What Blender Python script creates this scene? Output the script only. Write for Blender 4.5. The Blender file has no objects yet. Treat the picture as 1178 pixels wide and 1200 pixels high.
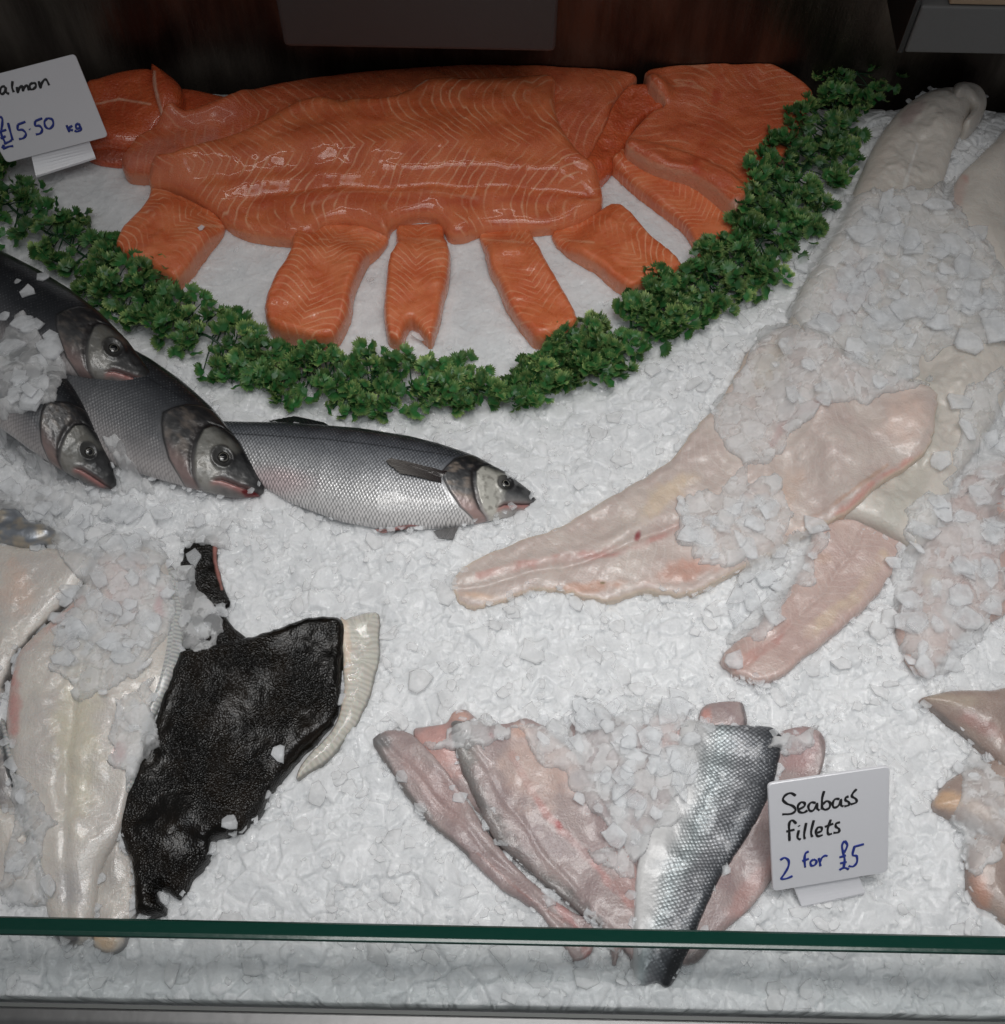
import bpy, math, random
import numpy as np
random.seed(7)
rng = np.random.default_rng(7)
scn = bpy.context.scene
COL = scn.collection

# ------------------------------------------------------------------ camera
FOV = math.radians(46); PITCH = math.radians(62); HC = 1.11; ROLL = math.radians(1.15)
TF = math.tan(FOV / 2)
F = np.array([0, math.cos(PITCH), -math.sin(PITCH)])
R0 = np.array([1.0, 0, 0]); U0 = np.array([0, math.sin(PITCH), math.cos(PITCH)])
RV = R0 * math.cos(ROLL) + U0 * math.sin(ROLL)
UV_ = U0 * math.cos(ROLL) - R0 * math.sin(ROLL)
CAM = np.array([0, 0, HC])

def ray(p):
    p = np.asarray(p, float)
    return F + RV * ((p[..., 0:1] - 589) / 600 * TF) + UV_ * ((600 - p[..., 1:2]) / 600 * TF)

def at_z(p, z):
    """point of the photo -> point on the level at height z"""
    d = ray(p)
    t = (np.asarray(z) - HC) / d[..., 2]
    return CAM + d * t[..., None]

def to_px(w):
    v = np.asarray(w) - CAM
    f = v @ F
    return np.stack([589 + (v @ RV) / f / TF * 600, 600 - (v @ UV_) / f / TF * 600], -1)

# ------------------------------------------------------------------ noise
def _hash(ix, iy, seed):
    h = (ix.astype(np.int64) * 374761393 + iy.astype(np.int64) * 668265263 + seed * 1442695041) & 0xFFFFFFFF
    h = ((h ^ (h >> 13)) * 1274126177) & 0xFFFFFFFF
    h = ((h ^ (h >> 16)) * 2246822519) & 0xFFFFFFFF
    return ((h ^ (h >> 15)) & 0xFFFFFF) / float(0xFFFFFF)

def vnoise(x, y, seed=0):
    ix = np.floor(x); iy = np.floor(y)
    fx = x - ix; fy = y - iy
    fx = fx * fx * (3 - 2 * fx); fy = fy * fy * (3 - 2 * fy)
    a = _hash(ix, iy, seed); b = _hash(ix + 1, iy, seed); c = _hash(ix, iy + 1, seed); d = _hash(ix + 1, iy + 1, seed)
    return (a * (1 - fx) + b * fx) * (1 - fy) + (c * (1 - fx) + d * fx) * fy

def fbm(x, y, seed=0, oct=4):
    s = 0; a = 0.5; t = 0
    for k in range(oct):
        s = s + a * vnoise(x, y, seed + k * 17); t += a; a *= 0.5; x = x * 2.03 + 3.1; y = y * 2.03 + 1.7
    return s / t * 2 - 1

def facets(x, y, cell, seed):
    """broken-ice surface: every Voronoi cell is a little tilted plate"""
    gx = x / cell; gy = y / cell
    bx = np.floor(gx); by = np.floor(gy)
    best = np.full(x.shape, 9.0); val = np.zeros(x.shape); sec = np.full(x.shape, 9.0)
    for dx in (-1, 0, 1):
        for dy in (-1, 0, 1):
            cx = bx + dx; cy = by + dy
            jx = cx + _hash(cx, cy, seed); jy = cy + _hash(cx, cy, seed + 1)
            d = np.hypot(gx - jx, gy - jy)
            tx = _hash(cx, cy, seed + 2) - .5; ty = _hash(cx, cy, seed + 3) - .5; o = _hash(cx, cy, seed + 4) - .5
            v = o + 1.3 * (tx * (gx - jx) + ty * (gy - jy))
            m = d < best
            sec = np.where(m, best, np.minimum(sec, d)); val = np.where(m, v, val); best = np.where(m, d, best)
    return val - .35 * np.clip(1 - (sec - best) / .12, 0, 1)

def plates(x, y, layers, cov, hole_s=38):
    """overlapping broken plates: height above the base and a value per plate (-1: none)"""
    Z = np.full(x.shape, -1.); K = np.zeros(x.shape)
    for cell, seed, hgt in layers:
        gx_, gy_ = x / cell, y / cell; bx, by = np.floor(gx_), np.floor(gy_)
        best = np.full(x.shape, 9.); sec = best.copy(); h = np.zeros(x.shape); on = h.copy(); kk = h.copy()
        for dx in (-1, 0, 1):
            for dy in (-1, 0, 1):
                cx, cy = bx + dx, by + dy; jx = cx + _hash(cx, cy, seed); jy = cy + _hash(cx, cy, seed + 1); d = np.hypot(gx_ - jx, gy_ - jy)
                v = hgt * (.35 + .65 * _hash(cx, cy, seed + 4) + 1.1 * ((_hash(cx, cy, seed + 2) - .5) * (gx_ - jx) + (_hash(cx, cy, seed + 3) - .5) * (gy_ - jy)))
                m = d < best; sec = np.where(m, best, np.minimum(sec, d))
                h = np.where(m, v, h); on = np.where(m, _hash(cx, cy, seed + 6), on); kk = np.where(m, _hash(cx, cy, seed + 7), kk); best = np.where(m, d, best)
        hole = vnoise(x * hole_s, y * hole_s, seed + 9)
        pres = (on * .6 + hole * .4 < cov * .78) & (sec - best > .03)
        h = h * (1 - (1 - np.clip((sec - best) / .16, 0, 1)) ** 2)
        up_ = pres & (h + .0012 > Z)
        K = np.where(up_, .45 + .55 * kk, K); Z = np.where(up_, h + .0012, Z)
    return Z, K

def sstep(a, b, x):
    t = np.clip((x - a) / (b - a), 0, 1)
    return t * t * (3 - 2 * t)

def blur(a, s):
    r = int(max(1, round(s * 3)))
    k = np.exp(-0.5 * (np.arange(-r, r + 1) / s) ** 2); k /= k.sum()
    p = np.pad(a, r, mode='edge')
    p = np.apply_along_axis(lambda m: np.convolve(m, k, 'valid'), 0, p)
    return np.apply_along_axis(lambda m: np.convolve(m, k, 'valid'), 1, p)

# ------------------------------------------------------------------ height map of the display (2 mm cells)
ST = 0.002; X0, X1, Y0, Y1 = -0.86, 0.86, 0.112, 1.226
NX = int(round((X1 - X0) / ST)) + 1; NY = int(round((Y1 - Y0) / ST)) + 1
gx, gy = np.meshgrid(X0 + np.arange(NX) * ST, Y0 + np.arange(NY) * ST)
def inpoly(x, y, poly):
    ins = np.zeros(np.shape(x), bool); n = len(poly)
    for i in range(n):
        xa, ya = poly[i]; xb, yb = poly[(i + 1) % n]
        if ya == yb: continue
        c = ((ya > y) != (yb > y)) & (x < (xb - xa) * (y - ya) / (yb - ya) + xa)
        ins ^= c
    return ins
GP = to_px(np.stack([gx, gy, gx * 0], -1))
SALMON_ZONE = [(-60, 150), (60, 240), (180, 330), (320, 425), (590, 455), (760, 360), (900, 250), (975, 70), (560, 60), (100, 70)]
fine = blur(inpoly(GP[..., 0], GP[..., 1], SALMON_ZONE).astype(float), 10)
low = fbm(gx * 5, gy * 5, 3, 3) * .012 + fbm(gx * 22, gy * 22, 9, 3) * .009 * (1 - .5 * fine)
wx = gx + fbm(gx * 60, gy * 60, 31, 2) * .004; wy = gy + fbm(gx * 60, gy * 60, 41, 2) * .004
def ice_detail(x, y, fi):
    wx_ = x + fbm(x * 60, y * 60, 31, 2) * .004; wy_ = y + fbm(x * 60, y * 60, 41, 2) * .004
    Z, _ = plates(wx_, wy_, ((.024, 11, .0085), (.0155, 12, .0075), (.010, 13, .0060), (.0062, 14, .0042)), .62, 25)
    Z = np.maximum(Z, 0)
    return Z * (.62 - .5 * fi) - .002 + fbm(x * 160, y * 160, 51, 3) * .0008
HM0 = low + ice_detail(gx, gy, fine)
edge_up = .006 * np.exp(-(Y1 - gy) / .05)
HM0 += edge_up
HM = HM0.copy()
IDM = np.zeros(HM.shape, int)          # which thing covers the cell
def hsamp(a, x, y):
    fx = np.clip((np.asarray(x) - X0) / ST, 0, NX - 1.001); fy = np.clip((np.asarray(y) - Y0) / ST, 0, NY - 1.001)
    ix = fx.astype(int); iy = fy.astype(int); fx = fx - ix; fy = fy - iy
    return (a[iy, ix] * (1 - fx) + a[iy, ix + 1] * fx) * (1 - fy) + (a[iy + 1, ix] * (1 - fx) + a[iy + 1, ix + 1] * fx) * fy

def on_surface(p, hm, off=0.0):
    w = at_z(p, np.zeros(np.shape(p)[:-1]) + .01)
    for _ in range(4):
        w = at_z(p, hsamp(hm, w[..., 0], w[..., 1]) + off)
    return w

def srgb(r, g, b):
    f = lambda c: (c / 255 / 12.92) if c / 255 <= .04045 else ((c / 255 + .055) / 1.055) ** 2.4
    return (f(r), f(g), f(b))

# ------------------------------------------------------------------ mesh helpers
def mesh_np(name, V, faces_list, mat=None, parent=None, uvs=None, cols=None, smooth=True):
    """faces_list: list of int arrays (n,k).  uvs: {name: (nv,2)}, cols: {name: (nv,4)}"""
    me = bpy.data.meshes.new(name)
    V = np.asarray(V, np.float32)
    loops = np.concatenate([f.ravel() for f in faces_list]).astype(np.int32)
    tot = np.concatenate([np.full(len(f), f.shape[1]) for f in faces_list]).astype(np.int32)
    st = np.concatenate([[0], np.cumsum(tot)[:-1]]).astype(np.int32)
    me.vertices.add(len(V)); me.vertices.foreach_set('co', V.ravel())
    me.loops.add(len(loops)); me.loops.foreach_set('vertex_index', loops)
    me.polygons.add(len(tot)); me.polygons.foreach_set('loop_start', st); me.polygons.foreach_set('loop_total', tot)
    me.update(calc_edges=True)
    me.polygons.foreach_set('use_smooth', np.full(len(tot), smooth))
    for k, a in (uvs or {}).items():
        l = me.uv_layers.new(name=k); l.data.foreach_set('uv', np.asarray(a, np.float32)[loops].ravel())
    for k, a in (cols or {}).items():
        l = me.color_attributes.new(k, 'FLOAT_COLOR', 'POINT'); l.data.foreach_set('color', np.asarray(a, np.float32).ravel())
    me.validate()
    ob = bpy.data.objects.new(name, me); COL.objects.link(ob)
    if mat: me.materials.append(mat)
    if parent: ob.parent = parent
    return ob

def tag(o, label=None, cat=None, group=None, kind=None):
    if label: o['label'] = label
    if cat: o['category'] = cat
    if group: o['group'] = group
    if kind: o['kind'] = kind
    return o

def empty(name, loc, label, cat, group=None):
    o = bpy.data.objects.new(name, None); COL.objects.link(o); o.location = loc
    o.empty_display_size = .02
    return tag(o, label, cat, group)

def reparent(o, p):
    o.parent = p
    o.matrix_parent_inverse.identity()
    me = o.data
    co = np.empty(len(me.vertices) * 3, np.float32); me.vertices.foreach_get('co', co)
    co = co.reshape(-1, 3) - np.array(p.location, np.float32); me.vertices.foreach_set('co', co.ravel()); me.update()

def box(name, lo, hi, mat, parent=None, bev=0.002):
    import bmesh
    bm = bmesh.new(); bmesh.ops.create_cube(bm, size=1)
    for v in bm.verts:
        v.co = [(lo[i] + hi[i]) / 2 + v.co[i] * (hi[i] - lo[i]) for i in range(3)]
    if bev: bmesh.ops.bevel(bm, geom=bm.edges[:], offset=bev, segments=3, affect='EDGES', profile=.5)
    me = bpy.data.meshes.new(name); bm.to_mesh(me); bm.free(); me.materials.append(mat)
    o = bpy.data.objects.new(name, me); COL.objects.link(o)
    if parent: o.parent = parent
    return o

def tube(P, r, n=6):
    """tube round polyline P -> verts, quads"""
    P = np.asarray(P, float); m = len(P)
    T = np.gradient(P, axis=0); T /= np.linalg.norm(T, axis=1)[:, None] + 1e-9
    up = np.array([0.02, .1, 1.0]); A = np.cross(T, up); A /= np.linalg.norm(A, axis=1)[:, None] + 1e-9
    B = np.cross(T, A)
    rr = np.broadcast_to(np.asarray(r, float), (m,))
    a = np.arange(n) / n * 2 * math.pi
    V = P[:, None] + rr[:, None, None] * (A[:, None] * np.cos(a)[None, :, None] + B[:, None] * np.sin(a)[None, :, None])
    i, j = np.meshgrid(np.arange(m - 1), np.arange(n), indexing='ij'); j2 = (j + 1) % n
    Q = np.stack([i * n + j, i * n + j2, (i + 1) * n + j2, (i + 1) * n + j], -1).reshape(-1, 4)
    return V.reshape(-1, 3), Q

def catmull(P, k=5, closed=True):
    P = np.asarray(P, float); n = len(P); out = []
    for i in range(n if closed else n - 1):
        g = (lambda q: P[q % n]) if closed else (lambda q: P[min(max(q, 0), n - 1)])
        p0, p1, p2, p3 = g(i - 1), g(i), g(i + 1), g(i + 2)
        for t in np.arange(k) / k:
            out.append(.5 * ((2 * p1) + (p2 - p0) * t + (2 * p0 - 5 * p1 + 4 * p2 - p3) * t * t + (3 * p1 - p0 - 3 * p2 + p3) * t ** 3))
    if not closed: out.append(P[-1])
    return np.array(out)

def seg_dist(x, y, P, closed, ext=50):
    """distance to a polyline, arc length at the foot, side, foot point"""
    n = len(P); best = np.full(x.shape, 1e9); arc = np.zeros(x.shape); side = np.ones(x.shape)
    fx = np.zeros(x.shape); fy = np.zeros(x.shape); s = 0
    for i in range(n if closed else n - 1):
        a = P[i]; b = P[(i + 1) % n]; d = b - a; L = math.hypot(*d) + 1e-12
        t = ((x - a[0]) * d[0] + (y - a[1]) * d[1]) / L / L
        if not closed:
            t = np.clip(t, 0 if i else -ext, 1 if i < n - 2 else 1 + ext)
        else: t = np.clip(t, 0, 1)
        qx = a[0] + t * d[0]; qy = a[1] + t * d[1]
        D = np.hypot(x - qx, y - qy); m = D < best
        best = np.where(m, D, best); arc = np.where(m, s + t * L, arc); fx = np.where(m, qx, fx); fy = np.where(m, qy, fy)
        side = np.where(m, np.sign(d[0] * (y - a[1]) - d[1] * (x - a[0])), side); s += L
    return best, arc, side, fx, fy

def paint_at(px, marks, seed=0):
    """marks in photo pixels: ('b', x, y, rx, ry, angle, colour, strength) blotch or ('l', points, width, colour, strength) streak.
    These are the colours of the flesh itself: blood spots, grey membrane, fat."""
    n = len(px); C = np.zeros((n, 4)); x = px[:, 0]; y = px[:, 1]
    wob = fbm(x / 14, y / 14, seed + 5, 3)
    for m in marks:
        if m[0] == 'b':
            _, cx, cy, rx, ry, ang, col, st = m
            a = math.radians(ang); dx = x - cx; dy = y - cy
            e = np.hypot((dx * math.cos(a) + dy * math.sin(a)) / rx, (-dx * math.sin(a) + dy * math.cos(a)) / ry)
            w = (1 - sstep(.35, 1.15, e + wob * .45)) * st
        else:
            _, P, wd, col, st = m
            D = seg_dist(x, y, np.asarray(P, float), False, 0)[0]
            w = (1 - sstep(.2, 1.0, D / wd + wob * .5)) * st * (.35 + .65 * sstep(-.35, .15, fbm(x / 22, y / 22, seed + 40, 2)) if st < .8 else 1.)
        c = np.array(srgb(*col))
        na = C[:, 3] + w * (1 - C[:, 3])
        C[:, :3] = np.where(na[:, None] > 1e-6, (C[:, :3] * (C[:, 3] * (1 - w))[:, None] + c * w[:, None]) / np.maximum(na, 1e-6)[:, None], 0)
        C[:, 3] = na
    return C

# ------------------------------------------------------------------ node helpers
class NT:
    def __init__(s, name):
        s.m = bpy.data.materials.new(name); s.m.use_nodes = True; s.t = s.m.node_tree
        s.t.nodes.clear(); s.out = s.n('ShaderNodeOutputMaterial')
    def n(s, ty, **k):
        nd = s.t.nodes.new(ty)
        for a, b in k.items(): setattr(nd, a, b)
        return nd
    def set(s, sock, v):
        if v is None: return
        if hasattr(v, 'is_linked'): s.t.links.new(v, sock)
        elif isinstance(v, (tuple, list)) and len(v) == 3 and sock.type == 'RGBA': sock.default_value = (*v, 1)
        else: sock.default_value = v
    def math(s, op, a, b=None, c=None, clamp=False):
        nd = s.n('ShaderNodeMath', operation=op, use_clamp=clamp)
        for i, v in enumerate((a, b, c)): s.set(nd.inputs[i], v)
        return nd.outputs[0]
    def mix(s, f, a, b, ty='MIX'):
        nd = s.n('ShaderNodeMix', data_type='RGBA', blend_type=ty)
        s.set(nd.inputs[0], f); s.set(nd.inputs[6], a); s.set(nd.inputs[7], b)
        return nd.outputs[2]
    def maprange(s, v, a, b, c=0., d=1., smooth=True):
        nd = s.n('ShaderNodeMapRange', interpolation_type='SMOOTHSTEP' if smooth else 'LINEAR')
        for i, q in enumerate((v, a, b, c, d)): s.set(nd.inputs[i], q)
        return nd.outputs[0]
    def noise(s, sc, det=3, rough=.5, vec=None, dim='3D'):
        nd = s.n('ShaderNodeTexNoise'); nd.inputs['Scale'].default_value = sc; nd.inputs['Detail'].default_value = det
        nd.inputs['Roughness'].default_value = rough
        s.set(nd.inputs['Vector'], vec if vec is not None else s.pos())
        return nd.outputs['Fac']
    def vor(s, sc, feature='F1', rand=1., vec=None):
        nd = s.n('ShaderNodeTexVoronoi', feature=feature); nd.inputs['Scale'].default_value = sc; nd.inputs['Randomness'].default_value = rand
        s.set(nd.inputs['Vector'], vec if vec is not None else s.pos())
        return nd.outputs['Distance']
    def pos(s):
        if not hasattr(s, '_p'): s._p = s.n('ShaderNodeNewGeometry').outputs['Position']
        return s._p
    def uv(s, name):
        nd = s.n('ShaderNodeUVMap', uv_map=name); sp = s.n('ShaderNodeSeparateXYZ'); s.t.links.new(nd.outputs[0], sp.inputs[0])
        return sp.outputs[0], sp.outputs[1]
    def attr(s, name):
        nd = s.n('ShaderNodeAttribute', attribute_name=name); return nd.outputs['Color'], nd.outputs['Alpha']
    def vec(s, x, y, z=0.):
        nd = s.n('ShaderNodeCombineXYZ'); s.set(nd.inputs[0], x); s.set(nd.inputs[1], y); s.set(nd.inputs[2], z); return nd.outputs[0]
    def bump(s, h, dist=.001, st=1., nrm=None):
        nd = s.n('ShaderNodeBump'); s.set(nd.inputs['Height'], h); nd.inputs['Distance'].default_value = dist; s.set(nd.inputs['Strength'], st)
        if nrm is not None: s.set(nd.inputs['Normal'], nrm)
        return nd.outputs[0]
    def bsdf(s, **k):
        nd = s.n('ShaderNodeBsdfPrincipled')
        for a, v in k.items(): s.set(nd.inputs[a.replace('_', ' ')], v)
        return nd
    def done(s, sh):
        s.t.links.new(sh.outputs[0] if hasattr(sh, 'outputs') else sh, s.out.inputs[0]); return s.m

def simple(name, col, rough=.5, metal=0., bump=None, **k):
    t = NT(name); nrm = None
    if bump: nrm = t.bump(t.noise(bump[0], 3), bump[1])
    return t.done(t.bsdf(Base_Color=col, Roughness=rough, Metallic=metal, Normal=nrm, **k))

def flesh(name, col, col2, line=None, period=.011, A=.6, W=.03, v0=0., gran=(700., .0004), rough=.3, sss=.25, lstr=1., wrinkle=.0006, coat=.35, fib=0., crough=.12, rad=(1., .7, .6)):
    """wet fish flesh; 'line' draws the fat between the muscle flakes along the fillet's own coordinates"""
    t = NT(name); u, v = t.uv('UVMap')
    big = t.noise(28., 4, .6); n2 = t.noise(95., 3)
    c = t.mix(t.maprange(big, .32, .68), col, col2)
    h = t.noise(gran[0], 2, .6)
    nrm = t.bump(h, gran[1])
    nrm = t.bump(t.noise(120., 3), wrinkle, 1., nrm)
    if line:
        wob = t.math('MULTIPLY', t.noise(9., 3), .050)
        zig = t.math('MULTIPLY', t.math('SMOOTH_MIN', t.math('PINGPONG', t.math('ADD', t.math('SUBTRACT', v, v0), 1.0 * W * 2), W), W * .8, W * .4), A)
        ph = t.math('DIVIDE', t.math('ADD', t.math('ADD', u, wob), zig), period)
        tri = t.math('MULTIPLY', t.math('PINGPONG', ph, .5), 2.)
        w = t.maprange(t.math('ADD', tri, t.math('MULTIPLY', t.noise(70., 2), .16)), .74, 1.10)
        w = t.math('MULTIPLY', w, t.maprange(t.noise(24., 3), .38, .64, .08, lstr * .7))
        c = t.mix(w, c, line)
        nrm = t.bump(w, .0006, -.6, nrm)
    if fib:
        f = t.noise(1., 3, .6, vec=t.vec(t.math('MULTIPLY', u, 60.), t.math('MULTIPLY', v, 900.)))
        c = t.mix(t.maprange(f, .45, .75, 0., fib), c, t.mix(.5, col2, (.8, .8, .78)))
        nrm = t.bump(f, .0004, .6, nrm)
    pc, pa = t.attr('Paint')
    pa = t.math('MULTIPLY', pa, t.maprange(n2, .2, .7, .7, 1.))
    c = t.mix(pa, c, pc)
    b = t.bsdf(Base_Color=c, Roughness=t.maprange(n2, .3, .7, rough * .75, rough * 1.3), Normal=nrm, Subsurface_Weight=sss, Subsurface_Scale=.004,
               Coat_Weight=coat, Coat_Roughness=crough, Specular_IOR_Level=.5)
    b.inputs['Subsurface Radius'].default_value = rad
    return t.done(b)

def make_ice(name, transp, tint=(.80, .84, .88), edge=.45, rough=.22, sss=1., attr=None, tl_f=.12):
    t = NT(name)
    lw = t.n('ShaderNodeLayerWeight'); lw.inputs[0].default_value = .35
    nrm = t.bump(t.noise(260., 3), .0010, .8)
    cl = t.maprange(t.noise(60., 3), .35, .7, 0., 1.)
    col = t.mix(cl, tint, tuple(min(1, c * 1.08) for c in tint))
    d = t.bsdf(Base_Color=col, Roughness=rough, Normal=nrm, Subsurface_Weight=sss, Subsurface_Scale=.009, Coat_Weight=.0, IOR=1.31, Specular_IOR_Level=.5)
    d.inputs['Subsurface Radius'].default_value = (1., 1., 1.)
    tl = t.n('ShaderNodeBsdfTranslucent'); t.set(tl.inputs[0], tint)
    m1 = t.n('ShaderNodeMixShader'); m1.inputs[0].default_value = tl_f
    t.t.links.new(d.outputs[0], m1.inputs[1]); t.t.links.new(tl.outputs[0], m1.inputs[2])
    if transp <= 0: return t.done(m1)
    tr = t.n('ShaderNodeBsdfTransparent'); t.set(tr.inputs[0], (1., 1., 1.))
    f = t.math('SUBTRACT', transp, t.math('MULTIPLY', lw.outputs['Facing'], edge), clamp=True)
    f = t.math('MULTIPLY', f, t.maprange(cl, 0., 1., 1., .75))
    if attr: f = t.math('MULTIPLY', f, t.attr(attr)[0])
    m2 = t.n('ShaderNodeMixShader'); t.set(m2.inputs[0], f)
    t.t.links.new(m1.outputs[0], m2.inputs[1]); t.t.links.new(tr.outputs[0], m2.inputs[2])
    return t.done(m2)

M = {}
M['ice_chip'] = make_ice('ice_chip', .62, (.90, .902, .905), .0, .15, sss=0., tl_f=.0)
M['ice_clear'] = make_ice('ice_clear', .74, (.885, .90, .915), .14, .12, sss=0., tl_f=.04)
M['ice_crust'] = make_ice('ice_crust', .78, (.885, .90, .915), .12, .14, attr='Clear')
def ice_bed_mat():
    t = NT('ice_bed')
    nrm = t.bump(t.noise(330., 4, .6), .0014, .8)
    nrm = t.bump(t.math('SUBTRACT', 1., t.vor(170.)), .0012, .5, nrm)
    c = t.mix(t.maprange(t.noise(35., 4, .6), .3, .7), (.75, .762, .772), (.83, .838, .845))
    b = t.bsdf(Base_Color=c, Roughness=.2, Normal=nrm, Coat_Weight=.25, Coat_Roughness=.1, Subsurface_Weight=1., Subsurface_Scale=.009, IOR=1.31)
    b.inputs['Subsurface Radius'].default_value = (1., 1., 1.)
    return t.done(b)
M['ice_bed'] = ice_bed_mat()
ORG, ORG2, FAT = srgb(224, 122, 74), srgb(205, 98, 56), srgb(246, 190, 150)
M['salmon'] = flesh('salmon_flesh', ORG, ORG2, FAT, .0125, .95, .075, .0, gran=(850., .0012), rough=.32, coat=.6, crough=.10, wrinkle=.00025, rad=(1., .45, .3))
M['salmon_back'] = flesh('salmon_flesh_far', srgb(214, 112, 70), srgb(198, 94, 58), srgb(228, 158, 122), .0120, .6, .08, .0, gran=(520., .0012), rough=.32, rad=(1., .45, .3))
M['salmon_cut'] = flesh('salmon_portion_flesh', srgb(230, 130, 82), srgb(214, 104, 58), srgb(246, 186, 146), .0088, .85, .034, 0., gran=(850., .0010), rough=.3, coat=.5, crough=.09, wrinkle=.0003, rad=(1., .45, .3))
M['salmon_raw'] = flesh('salmon_belly', srgb(212, 100, 56), srgb(196, 84, 48), srgb(225, 136, 95), .014, .4, .03, 0., lstr=.4, gran=(300., .0018), rough=.25, coat=.7, crough=.06, rad=(1., .45, .3))
M['cod'] = flesh('white_flesh', srgb(205, 192, 184), srgb(198, 181, 174), srgb(228, 221, 216), .0105, .8, .045, 0., lstr=.32, wrinkle=.0004, gran=(420., .0006), rough=.34, sss=.35, coat=.25)
M['cod_pale'] = flesh('white_skinless_flesh', srgb(212, 205, 196), srgb(202, 195, 187), None, gran=(300., .0006), rough=.36, sss=.35, coat=.2, wrinkle=.0004)
M['cod_pink'] = flesh('white_pink_flesh', srgb(202, 180, 172), srgb(192, 167, 160), srgb(226, 216, 210), .010, .7, .025, 0., lstr=.35, wrinkle=.0004, gran=(420., .0006), rough=.28, sss=.35)
M['flat_white'] = flesh('flatfish_flesh', srgb(214, 207, 198), srgb(203, 196, 190), None, gran=(380., .0007), rough=.25, sss=.35, fib=.35, wrinkle=.0008, coat=.5)
M['bass_flesh'] = flesh('sea_bass_flesh', srgb(174, 158, 155), srgb(160, 141, 140), srgb(196, 184, 180), .0075, .8, .02, 0., lstr=.3, wrinkle=.0004, gran=(450., .0008), rough=.3, sss=.3, coat=.28)
M['grey_flesh'] = flesh('grey_fillet_flesh', srgb(178, 160, 150), srgb(160, 142, 134), None, gran=(600., .0007), rough=.28, sss=.3, coat=.45)

def dark_skin():
    t = NT('dark_flatfish_skin')
    gm = t.maprange(t.noise(22., 2), .40, .60, .25, 1.)
    nrm = t.bump(t.vor(520.), .0012, gm)
    nrm = t.bump(t.noise(40., 2, .5), .0030, 1., nrm)
    c = t.mix(t.maprange(t.noise(25., 4, .6), .4, .7), srgb(12, 10, 8), srgb(26, 20, 14))
    c = t.mix(t.maprange(t.vor(160.), .25, .1, 0., .3), c, srgb(44, 34, 24))
    pc, pa = t.attr('Paint'); c = t.mix(pa, c, pc)
    return t.done(t.bsdf(Base_Color=c, Roughness=.24, Specular_IOR_Level=.32, Normal=nrm))
M['dark_skin'] = dark_skin()

def scales_mat(name, fillet=False, ws=(.0037, .0050)):
    """fish skin: lattice of scales in the fish's own coordinates (UVMap in metres) over the skin's own colours (Skin)"""
    t = NT(name); u, v = t.uv('UVMap')
    a = t.math('DIVIDE', u, ws[0]); b = t.math('DIVIDE', v, ws[1])
    wob = t.math('MULTIPLY', t.noise(60., 2), .9)
    a = t.math('ADD', a, wob)
    vec = t.vec(t.math('ADD', a, b), t.math('SUBTRACT', a, b))
    d = t.vor(1., rand=.16, vec=vec)
    pc, pa = t.attr('Skin'); mc, ma = t.attr('Mask')     # Mask r: scales, g: metal
    sp = t.n('ShaderNodeSeparateColor'); t.t.links.new(mc, sp.inputs[0]); sc, me = sp.outputs[0], sp.outputs[1]
    k = t.math('MULTIPLY', t.maprange(d, .28, .62), sc)
    c = t.mix(t.math('MULTIPLY', k, .72), pc, t.mix(.85, pc, (.02, .022, .026)))
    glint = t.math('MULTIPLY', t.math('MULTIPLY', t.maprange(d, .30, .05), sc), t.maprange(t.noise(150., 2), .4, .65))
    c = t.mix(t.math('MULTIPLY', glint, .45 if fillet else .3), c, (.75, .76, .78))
    nrm = t.bump(t.math('MULTIPLY', t.math('SUBTRACT', 1., d), sc), (.0007) if fillet else .0008, .9)
    nrm = t.bump(t.noise(380., 2), .00035, .7, nrm)
    if fillet: nrm = t.bump(t.noise(140., 3), .0012, .8, nrm)
    return t.done(t.bsdf(Base_Color=c, Roughness=.36, Metallic=me, Normal=nrm, Coat_Weight=.35, Coat_Roughness=.15))
M['bass_skin'] = scales_mat('sea_bass_skin')
M['bass_skin_fillet'] = scales_mat('sea_bass_fillet_skin', True, (.0041, .0053))
def fin_mat():
    t = NT('fin_membrane'); u, v = t.uv('UVMap')
    w = t.maprange(t.math('PINGPONG', t.math('MULTIPLY', v, 14.), .5), .25, .5)
    pc, pa = t.attr('Paint')
    c = t.mix(t.math('MULTIPLY', w, .5), pc, t.mix(.5, pc, (.01, .01, .01)))
    return t.done(t.bsdf(Base_Color=c, Roughness=.3, Normal=t.bump(w, .0006), Coat_Weight=.5))
M['fin'] = fin_mat()
def frill_mat(base, base2, per=.0042):
    t = NT('fin_frill'); e, d = t.uv('Edge')
    w = t.maprange(t.math('PINGPONG', t.math('ADD', t.math('DIVIDE', e, per), t.math('MULTIPLY', t.noise(30., 2), 2.)), .5), .12, .42)
    c = t.mix(t.math('MULTIPLY', w, .55), base, base2)
    pc, pa = t.attr('Paint'); c = t.mix(pa, c, pc)
    nrm = t.bump(w, .0006, -.9); nrm = t.bump(t.noise(300., 3), .0006, .8, nrm)
    b = t.bsdf(Base_Color=c, Roughness=.25, Normal=nrm, Coat_Weight=.5, Subsurface_Weight=.2, Subsurface_Scale=.003)
    return t.done(b)
M['frill'] = frill_mat(srgb(196, 196, 192), srgb(128, 132, 136))
M['frill_cream'] = frill_mat(srgb(208, 204, 194), srgb(176, 172, 162), .0055)

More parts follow.
